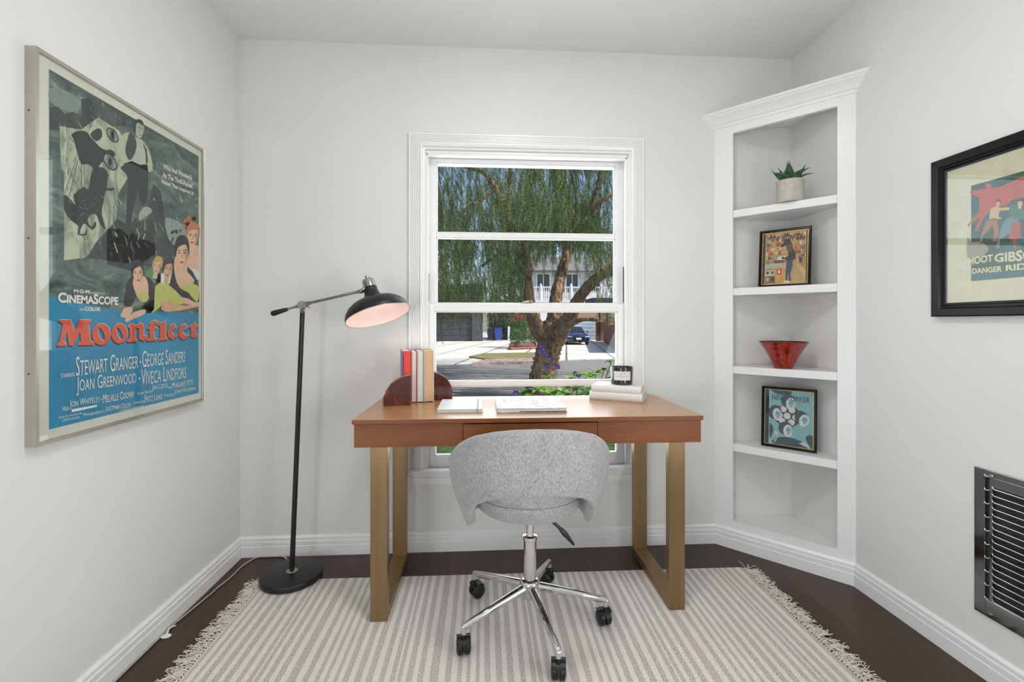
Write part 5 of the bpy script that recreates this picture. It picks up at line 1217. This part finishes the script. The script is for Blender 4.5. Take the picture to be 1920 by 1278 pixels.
# bins
def bin_(px0, px1, z, h_, m, label, grp='wheeled bins'):
    b0 = G2((px0+px1)/2, 638.5); z = 1.715*FPX/(638.5-605); wd = (px1-px0)/FPX*z; root = thing('wheelie_bin', label, 'bin', tuple(b0), grp)
    mb = MB(); r0, r1 = wd*.40, wd*.5
    vs = [(b0.x+sx_*r, b0.y+sy_*r*1.1, zz_) for r, zz_ in ((r0, ZG+.06), (r1, ZG+h_)) for sx_, sy_ in ((-1, -1), (1, -1), (1, 1), (-1, 1))]
    mb.add(vs, [(0, 1, 2, 3), (4, 5, 6, 7), (0, 1, 5, 4), (1, 2, 6, 5), (2, 3, 7, 6), (3, 0, 4, 7)]); mb.build('bin_body', m, root, bevel=.03)
    MB().box(b0.x-r1*1.06, b0.x+r1*1.06, b0.y-r1*1.2, b0.y+r1*1.15, ZG+h_, ZG+h_+.05).box(b0.x-r1*.9, b0.x+r1*.9, b0.y+r1*1.15, b0.y+r1*1.3, ZG+h_-.04, ZG+h_+.03).build('lid', m, root, bevel=.02)
    for s_ in (-1, 1): MB().cyl((b0.x+s_*r0*1.02, b0.y+r0, ZG+.11), (b0.x+s_*(r0+.06), b0.y+r0, ZG+.11), .11, seg=14).build('wheel', M_plastic, root)
bin_(913.5, 925.5, 44, 1.13, mat('black_bin_plastic', '#18181b', .5), 'black wheelie bin beside the blue one across the street')
bin_(927, 941, 44, 1.2, mat('blue_bin_plastic', '#1f46a0', .5), 'blue wheelie bin standing at the end of the driveway')
# charcoal garage
M_char = mat('charcoal_stucco', '#4a4b52', .8, fn=noisy('#45464d', '#505158', 3, bs=.1)); M_chard = mat('charcoal_door', '#3c3d45', .6, fn=noisy('#383941', '#43444c', 3, bs=.05)); M_dark = mat('dark_fascia', '#202127', .7, fn=noisy('#1c1d22', '#26272d', 3, bs=.05))
gz = 42.5; g0 = E(905, 640, gz); gy = g0.y; gxr = g0.x; top = E(850, 533, gz).z
gb = thing('garage_building', 'charcoal flat-roofed garage building across the street', 'building', (gxr-4, gy, ZG))
dx1 = E(884, 640, gz).x; dx0 = dx1-4.9; dz1 = E(850, 595, gz).z
MB().box(gxr-13, dx0-.03, gy, gy+4, ZG, top-.4).box(dx1+.05, gxr, gy, gy+4, ZG, dz1+.05).box(dx1+.05, gxr, gy+.02, gy+4, dz1+.05, top-.4).box(dx0-.03, dx1+.05, gy+.35, gy+4, ZG, top-.4).build('wall', M_char, gb)
MB().box(gxr-13.2, gxr-.0, gy-.35, gy+4.2, top-.4, top).box(dx0-.03, dx1+.05, gy-.02, gy+.4, dz1+.02, top-.4).build('fascia', M_dark, gb, bevel=.03)
mb = MB()
for i in range(4):
    h_ = (dz1-ZG)/4; mb.box(dx0, dx1-.22, gy+.12, gy+.17, ZG+i*h_+.012, ZG+(i+1)*h_-.012)
gd = mb.build('garage_door', M_chard, gb, bevel=.02); MB().box(dx1-.22, dx1+.05, gy+.05, gy+.3, ZG, dz1).build('door_jamb', M_dark, gb)
# white house with balcony
hz = 47; hy = E(1040, 600, hz).y
hs = thing('house', 'two-storey house with white balustraded balcony seen between the tree limbs', 'house', (E(1050, 600, hz).x, hy, ZG))
hx0, hx1 = E(985, 600, hz).x, E(1150, 600, hz).x; zfl = E(1040, 562, hz).z; zrf = E(1040, 506, hz).z
MB().box(hx0, hx1, hy, hy+5, ZG, zfl-.25).build('lower_wall', mat('tan_stucco', '#b08e74', .85, fn=noisy('#a5836a', '#b99a80', 3, bs=.1)), hs)
MB().box(hx0, hx1, hy+1.3, hy+5, zfl-.05, zrf).build('upper_wall', mat('white_stucco', '#cfd0cf', .8, fn=noisy('#c4c5c4', '#d6d7d6', 3, bs=.1)), hs)
MB().box(hx0-.1, hx1+.1, hy-.1, hy+5, zfl-.25, zfl-.05).build('balcony_floor', M_trim, hs)
mb = MB(); zr = E(1040, 537, hz).z; n_ = 46
mb.box(hx0, hx1, hy-.06, hy+.06, zr-.1, zr).box(hx0, hx1, hy-.05, hy+.05, zfl+.04, zfl+.12)
rl = mb.build('balcony_rail', M_trim, hs); mb = MB()
for i in range(n_+1):
    x = hx0+(hx1-hx0)*i/n_; big = i % 8 == 0; r = .1 if big else .05
    mb.lathe([(r*.8, zfl-.05), (r*.6, zfl+.2), (r*1.25, zfl+(zr-zfl)*.4), (r*.6, zfl+(zr-zfl)*.7), (r*.9, zr-.08)] if not big else [(.13, zfl-.05), (.13, zr+.1), (.05, zr+.3)], Matrix.Translation((x, hy, 0)), 8)
mb.build('balusters', M_trim, rl)
for xa, xb, ya, yb in ((1007, 1030, 514, 545), (1062, 1084, 514, 548), (1110, 1126, 516, 545)):
    p0, p1 = E(xa, yb, hz+1.3), E(xb, ya, hz+1.3)
    f_ = MB().box(p0.x-.12, p0.x, hy+1.2, hy+1.32, p0.z, p1.z+.1).box(p1.x, p1.x+.12, hy+1.2, hy+1.32, p0.z, p1.z+.1).box(p0.x, p1.x, hy+1.2, hy+1.32, p1.z, p1.z+.1).box((p0.x+p1.x)/2-.04, (p0.x+p1.x)/2+.04, hy+1.22, hy+1.3, p0.z, p1.z).build('window', M_trim, hs)
    MB().box(p0.x, p1.x, hy+1.26, hy+1.28, p0.z, p1.z).build('pane', mat('dark_window_glass', '#1c2a28', .1, coat=.3), f_)
mb = MB(); mb.prism([(hx0-.6, hy+.3, zrf), (hx0-.6, hy+5.6, zrf), (hx0-.6, hy+3, zrf+1.8)], (hx1-hx0+1.2, 0, 0)); mb.build('roof', mat('grey_shingle', '#6f6f70', .9, fn=noisy('#626263', '#7d7d7e', 5, bs=.3)), hs)
d0, d1 = E(1076, 634, hz-.1), E(1117, 600, hz-.1)
mb = MB()
for i in range(5): h_ = (d1.z-ZG)/5; mb.box(d0.x, d1.x, hy-.12, hy-.02, ZG+i*h_+.02, ZG+(i+1)*h_-.02)
mb.build('garage_door', mat('pale_blue_door', '#b9cbd6', .6), hs, bevel=.02)
d0 = E(1012, 600, hz); MB().box(d0.x, d0.x+.75, hy-.25, hy-.02, d0.z-.1, d0.z+.75).lathe([(.3, 0), (.12, .3)], Matrix.Translation((d0.x+.37, hy-.15, d0.z-.4)), 10).build('wall_lantern', M_trim, hs)
# timber and brick walls at the right
p0, p1 = E(1117.5, 628, 43), E(1137, 604, 43)
mb = MB(); n_ = 9
for i in range(n_): a, b = p0.x+(p1.x-p0.x)*i/n_, p0.x+(p1.x-p0.x)*(i+1)/n_; mb.box(a+.01, b-.01, p0.y, p0.y+.08, ZG, p1.z)
wf = thing('timber_fence', 'short brown vertical-board fence beside the pale garage door', 'fence', (p0.x, p0.y, ZG)); mb.build('boards', mat('brown_timber', '#7a4a30', .8, fn=noisy('#6a3d26', '#8c5a3c', 8, bs=.1)), wf)
MB().box(p0.x, p1.x, p0.y+.08, p0.y+.14, ZG+.4, ZG+.5).box(p0.x, p1.x, p0.y+.08, p0.y+.14, p1.z-.4, p1.z-.3).build('rails', mat('brown_timber'), wf)
def f_brick(n, b):
    br = N(n, 'ShaderNodeTexBrick'); br.inputs['Scale'].default_value = 1
    for k_, x in (('Brick Width', .3), ('Row Height', .12), ('Mortar Size', .008)): br.inputs[k_].default_value = x
    n.links.new(coords(n, (1, 1, 1), (PI/2, 0, 1.2)), br.inputs['Vector']); br.inputs['Color1'].default_value = lin('#7d4638'); br.inputs['Color2'].default_value = lin('#96594a'); br.inputs['Mortar'].default_value = lin('#6d5248'); setc(n, b, br.outputs['Color'])
M_bw = mat('brick_wall', rough=.85, fn=f_brick)
a, b_ = G2(1137, 640), G2(1172, 662); ztop = ZG+1.55
bw = thing('brick_wall', 'red-brown brick wall along the right side of the driveway', 'wall', tuple(a))
dd = (b_-a).normalized(); nn_ = Vector((-dd.y, dd.x, 0))*-.25
mb = MB(); mb.prism([a, b_, b_+nn_, a+nn_], (0, 0, 1.5)); mb.build('brickwork', M_bw, bw)
mb = MB(); q_ = nn_*.15; mb.prism([a-q_+Vector((0, 0, 1.5)), b_-q_+Vector((0, 0, 1.5)), b_+nn_+q_+Vector((0, 0, 1.5)), a+nn_+q_+Vector((0, 0, 1.5))], (0, 0, .09)); mb.build('coping', M_brick, bw)
p0, p1 = E(1111, 570, 40), E(1200, 558, 40)
cpv = thing('carport', 'dark flat carport roof on slim posts above the brick wall', 'carport', ((p0.x+p1.x)/2, p0.y, ZG))
MB().box(p0.x, p1.x, p0.y, p0.y+3, p0.z, p1.z).build('roof_slab', M_dark, cpv, bevel=.02)
for x in (p0.x+1.35, p1.x-.2):
    for y in (p0.y+.2, p0.y+2.8): MB().box(x-.06, x+.06, y-.06, y+.06, ZG, p0.z).build('post', M_dark, cpv)

# ---- parked car, nose towards the house
zc_ = 35.5; c0 = G2(1085, 646.3); kx = 1.86/2
car = thing('car', 'dark navy blue saloon car parked nose-out on the driveway', 'car', (c0.x, c0.y, ZG))
M_car = mat('navy_car_paint', '#1b2350', .22, coat=.8, fn=noisy('#182049', '#1f2858', 2, bs=0)); M_tyre = mat('tyre_rubber', '#111112', .8); M_cgl = mat('car_glass', '#20282e', .05, coat=.6)
CM = Matrix.Translation((c0.x, c0.y, ZG)) @ Matrix.Rotation(-.03, 4, 'Z')
# side profile (distance back from the nose, height), lofted across the width
def section(y, pts):
    return [CM @ Vector((x, y, z)) for x, z in pts]
def loft(sects, m, parent, name, sm=35):
    n_ = len(sects[0]); vs = [v for s_ in sects for v in s_]; fs_ = []
    for i in range(len(sects)-1):
        for j in range(n_): fs_.append((i*n_+j, i*n_+(j+1) % n_, (i+1)*n_+(j+1) % n_, (i+1)*n_+j))
    fs_.append(tuple(range(n_-1, -1, -1))); fs_.append(tuple((len(sects)-1)*n_+j for j in range(n_)))
    return MB().add(vs, fs_).build(name, m, parent, smooth=sm)
def bsec(y, w_, zb_, zs, zt_, ): return section(y, [(-w_*.93, zb_), (-w_, zb_+.15), (-w_*1.0, zs-.08), (-w_*.95, zs), (-w_*.6, zt_), (0, zt_+.02), (w_*.6, zt_), (w_*.95, zs), (w_*1.0, zs-.08), (w_, zb_+.15), (w_*.93, zb_)])
body = loft([bsec(-.02, .62, .30, .58, .62), bsec(.06, .80, .24, .66, .70), bsec(.3, .90, .20, .74, .80), bsec(.8, .93, .18, .82, .89), bsec(1.35, .93, .18, .88, .97), bsec(3.4, .93, .18, .92, 1.0), bsec(4.3, .91, .2, .93, 1.02), bsec(4.7, .82, .3, .85, .9)], M_car, car, 'body')
loft([section(1.25, [(-.78, .93), (-.74, .95), (0, .98), (.74, .95), (.78, .93)]), section(2.05, [(-.78, .95), (-.60, 1.38), (0, 1.42), (.60, 1.38), (.78, .95)]), section(3.2, [(-.78, .95), (-.60, 1.38), (0, 1.43), (.60, 1.38), (.78, .95)]), section(4.2, [(-.76, .98), (-.7, 1.0), (0, 1.02), (.7, 1.0), (.76, .98)])], M_car, car, 'cabin')
w0 = [CM @ Vector(v) for v in ((-.70, 1.30, .985), (.70, 1.30, .985), (.57, 1.98, 1.375), (-.57, 1.98, 1.375))]
MB().prism([v+Vector((0, -.03, .012)) for v in w0], (0, .012, .0)).build('windscreen', M_cgl, car)
for s_ in (-1, 1):
    MB().prism([CM @ Vector(v) for v in ((s_*.50, -.005, .56), (s_*.84, .10, .62), (s_*.86, .16, .70), (s_*.55, .03, .66))], (0, -.03, 0)).build('headlight', mat('headlight_glass', '#c8d2dc', .1, coat=.5), car)
    for y in (.85, 3.7):
        c_ = CM @ Vector((s_*.80, y, .33)); MB().lathe([(0, -.12), (.26, -.12), (.33, -.09), (.33, .09), (.26, .12), (0, .12)], Matrix.Translation(c_) @ Matrix.Rotation(PI/2, 4, 'Y'), 24).build('wheel', M_tyre, car, smooth=30)
    c_ = CM @ Vector((s_*1.0, 1.55, 1.0)); MB().ellipsoid(c_, (.11, .06, .07)).build('wing_mirror', M_car, car, smooth=60)
g_ = MB().prism([CM @ Vector(v) for v in ((-.46, -.03, .30), (.46, -.03, .30), (.42, -.02, .62), (-.42, -.02, .62))], (0, -.025, 0)).build('grille', mat('grille_black', '#0c0c0e', .4), car)
mb = MB()
for i in range(5): z = .36+i*.05; mb.prism([CM @ Vector(v) for v in ((-.40, -.058, z), (.40, -.058, z), (.40, -.058, z+.012), (-.40, -.058, z+.012))], (0, -.01, 0))
mb.build('grille_bars', M_chrome, g_)
mb = MB()
for i in range(4):
    mb.tube([CM @ Vector((-.12+i*.08+.055*math.cos(t), -.072, .575+.055*math.sin(t))) for t in [2*PI*k_/14 for k_ in range(15)]], .009, 5)
mb.build('ring_emblem', M_chrome, g_)
MB().prism([CM @ Vector(v) for v in ((-.20, -.09, .40), (.20, -.09, .40), (.20, -.09, .56), (-.20, -.09, .56))], (0, .02, 0)).build('number_plate', M_trim, car)

# ---- flowering shrub just outside the window
M_bl = mat('broad_leaves', rough=.5, fn=f_leaf(['#42702c', '#5f8f3a', '#86b04f', '#a9c878'])); M_pur = mat('purple_petals', '#4b2a9c', .6, fn=noisy('#432390', '#5e3bb4', 80, bs=.05)); M_stem = mat('green_stems', '#5d6b3a', .7)
sh_root = G2(1030, 915, ZG+.02)
shb = thing('flowering_shrub', 'leafy shrub with purple star flowers just outside the window', 'shrub', (E(1030, 740, 3.6).x, E(1030, 740, 3.6).y, ZG+.02))
base = Vector((E(1035, 740, 3.6).x, E(1035, 740, 3.6).y, ZG+.02)); lv = MB(); stm = MB(); r3 = random.Random(9)
def bleaf(mb, p, d, L, wd):
    d = d.normalized(); side = d.cross(Vector((0, 0, 1))); side = side.normalized() if side.length > .05 else Vector((1, 0, 0)); up = side.cross(d).normalized()
    vs = []; n_ = 6
    for i in range(n_+1):
        t = i/n_; w_ = wd*math.sin(PI*min(1, max(.02, t**.8))) ; c = p+d*L*t-up*(L*.25*t*t); vs += [c-side*w_/2+up*w_*.12, c, c+side*w_/2+up*w_*.12]
    fs_ = []
    for i in range(n_): a = i*3; fs_ += [(a, a+1, a+4, a+3), (a+1, a+2, a+5, a+4)]
    mb.add(vs, fs_)
def whorl(px, py, z, L, k_=8, st=True, elev=.35):
    c = E(px, py, z)
    for i in range(k_):
        a = 2*PI*i/k_+r3.uniform(-.3, .3); bleaf(lv, c, Vector((math.cos(a), math.sin(a), r3.uniform(elev-.4, elev+.5))), L*r3.uniform(.75, 1.15), L*.46)
    if st:
        m_ = base.lerp(c, .55)+Vector((r3.uniform(-.05, .05), .05, -.02)); stm.tube([base+Vector((r3.uniform(-.08, .08), r3.uniform(-.05, .05), 0)), m_, c], [.009, .006, .003], 6)
for a in ((1030, 707, 3.7, .075), (1147, 676, 3.4, .07), (1132, 694, 3.5, .07), (1100, 704, 3.35, .115), (1118, 700, 3.5, .08), (1070, 711, 3.5, .08), (1160, 690, 3.4, .08), (1152, 708, 3.5, .09), (1180, 670, 3.5, .08)): whorl(*a)
for i in range(30): whorl(985+140*i/30, r3.uniform(728, 746) if i % 2 else r3.uniform(745, 775), r3.uniform(3.2, 3.7), .10, 8)
for i in range(10): whorl(r3.uniform(940, 1120), r3.uniform(765, 790), r3.uniform(3.3, 3.9), .09, 7)
lvo = lv.build('leaves', M_bl, shb, fix=False); stm.build('stems', M_stem, shb)
for (px, py, z) in ((1014, 649, 3.75), (1019, 654, 3.7), (1012, 659, 3.7), (1022, 661, 3.8), (1031, 672, 3.6), (1023, 687, 3.65), (1046, 688, 3.55), (1039, 684, 3.7), (1078, 700, 3.5), (1085, 703, 3.5), (985, 729, 3.6), (993, 727, 3.6), (999, 729, 3.6), (966, 735, 3.6), (970, 737, 3.5)):
    c = E(px, py, z); m = MB(); view = Vector((-c.x, -c.y, 0)).normalized(); r_t = view.cross(Vector((0, 0, 1))).normalized(); upv = Vector((0, 0, 1)); s_ = r3.uniform(.016, .020); off = r3.uniform(0, 1)
    for i in range(5):
        a = 2*PI*i/5+off; d = r_t*math.cos(a)+upv*math.sin(a)+view*.25; q = r_t*math.cos(a+1.57)+upv*math.sin(a+1.57)
        m.add([c, c+d*s_*.6+q*s_*.42, c+d*s_*1.15+q*s_*.2, c+d*s_*1.15-q*s_*.2, c+d*s_*.6-q*s_*.42], [(0, 1, 2, 3, 4)])
    f_ = m.build('flower', M_pur, shb, fix=False)
    MB().ellipsoid(c+view*.003, (.003, .003, .004), seg=6, rings=4).build('flower_centre', mat('yellow_stamens', '#d9b93a', .6), f_)
    mb = MB(); mb.tube([c, c+Vector((r3.uniform(-.01, .01), .01, -.06)), c+Vector((r3.uniform(-.05, .05), .02, -.16)), base.lerp(c, .45)], [.0012, .0015, .002, .003], 5); mb.build('flower_stalk', M_stem, f_)
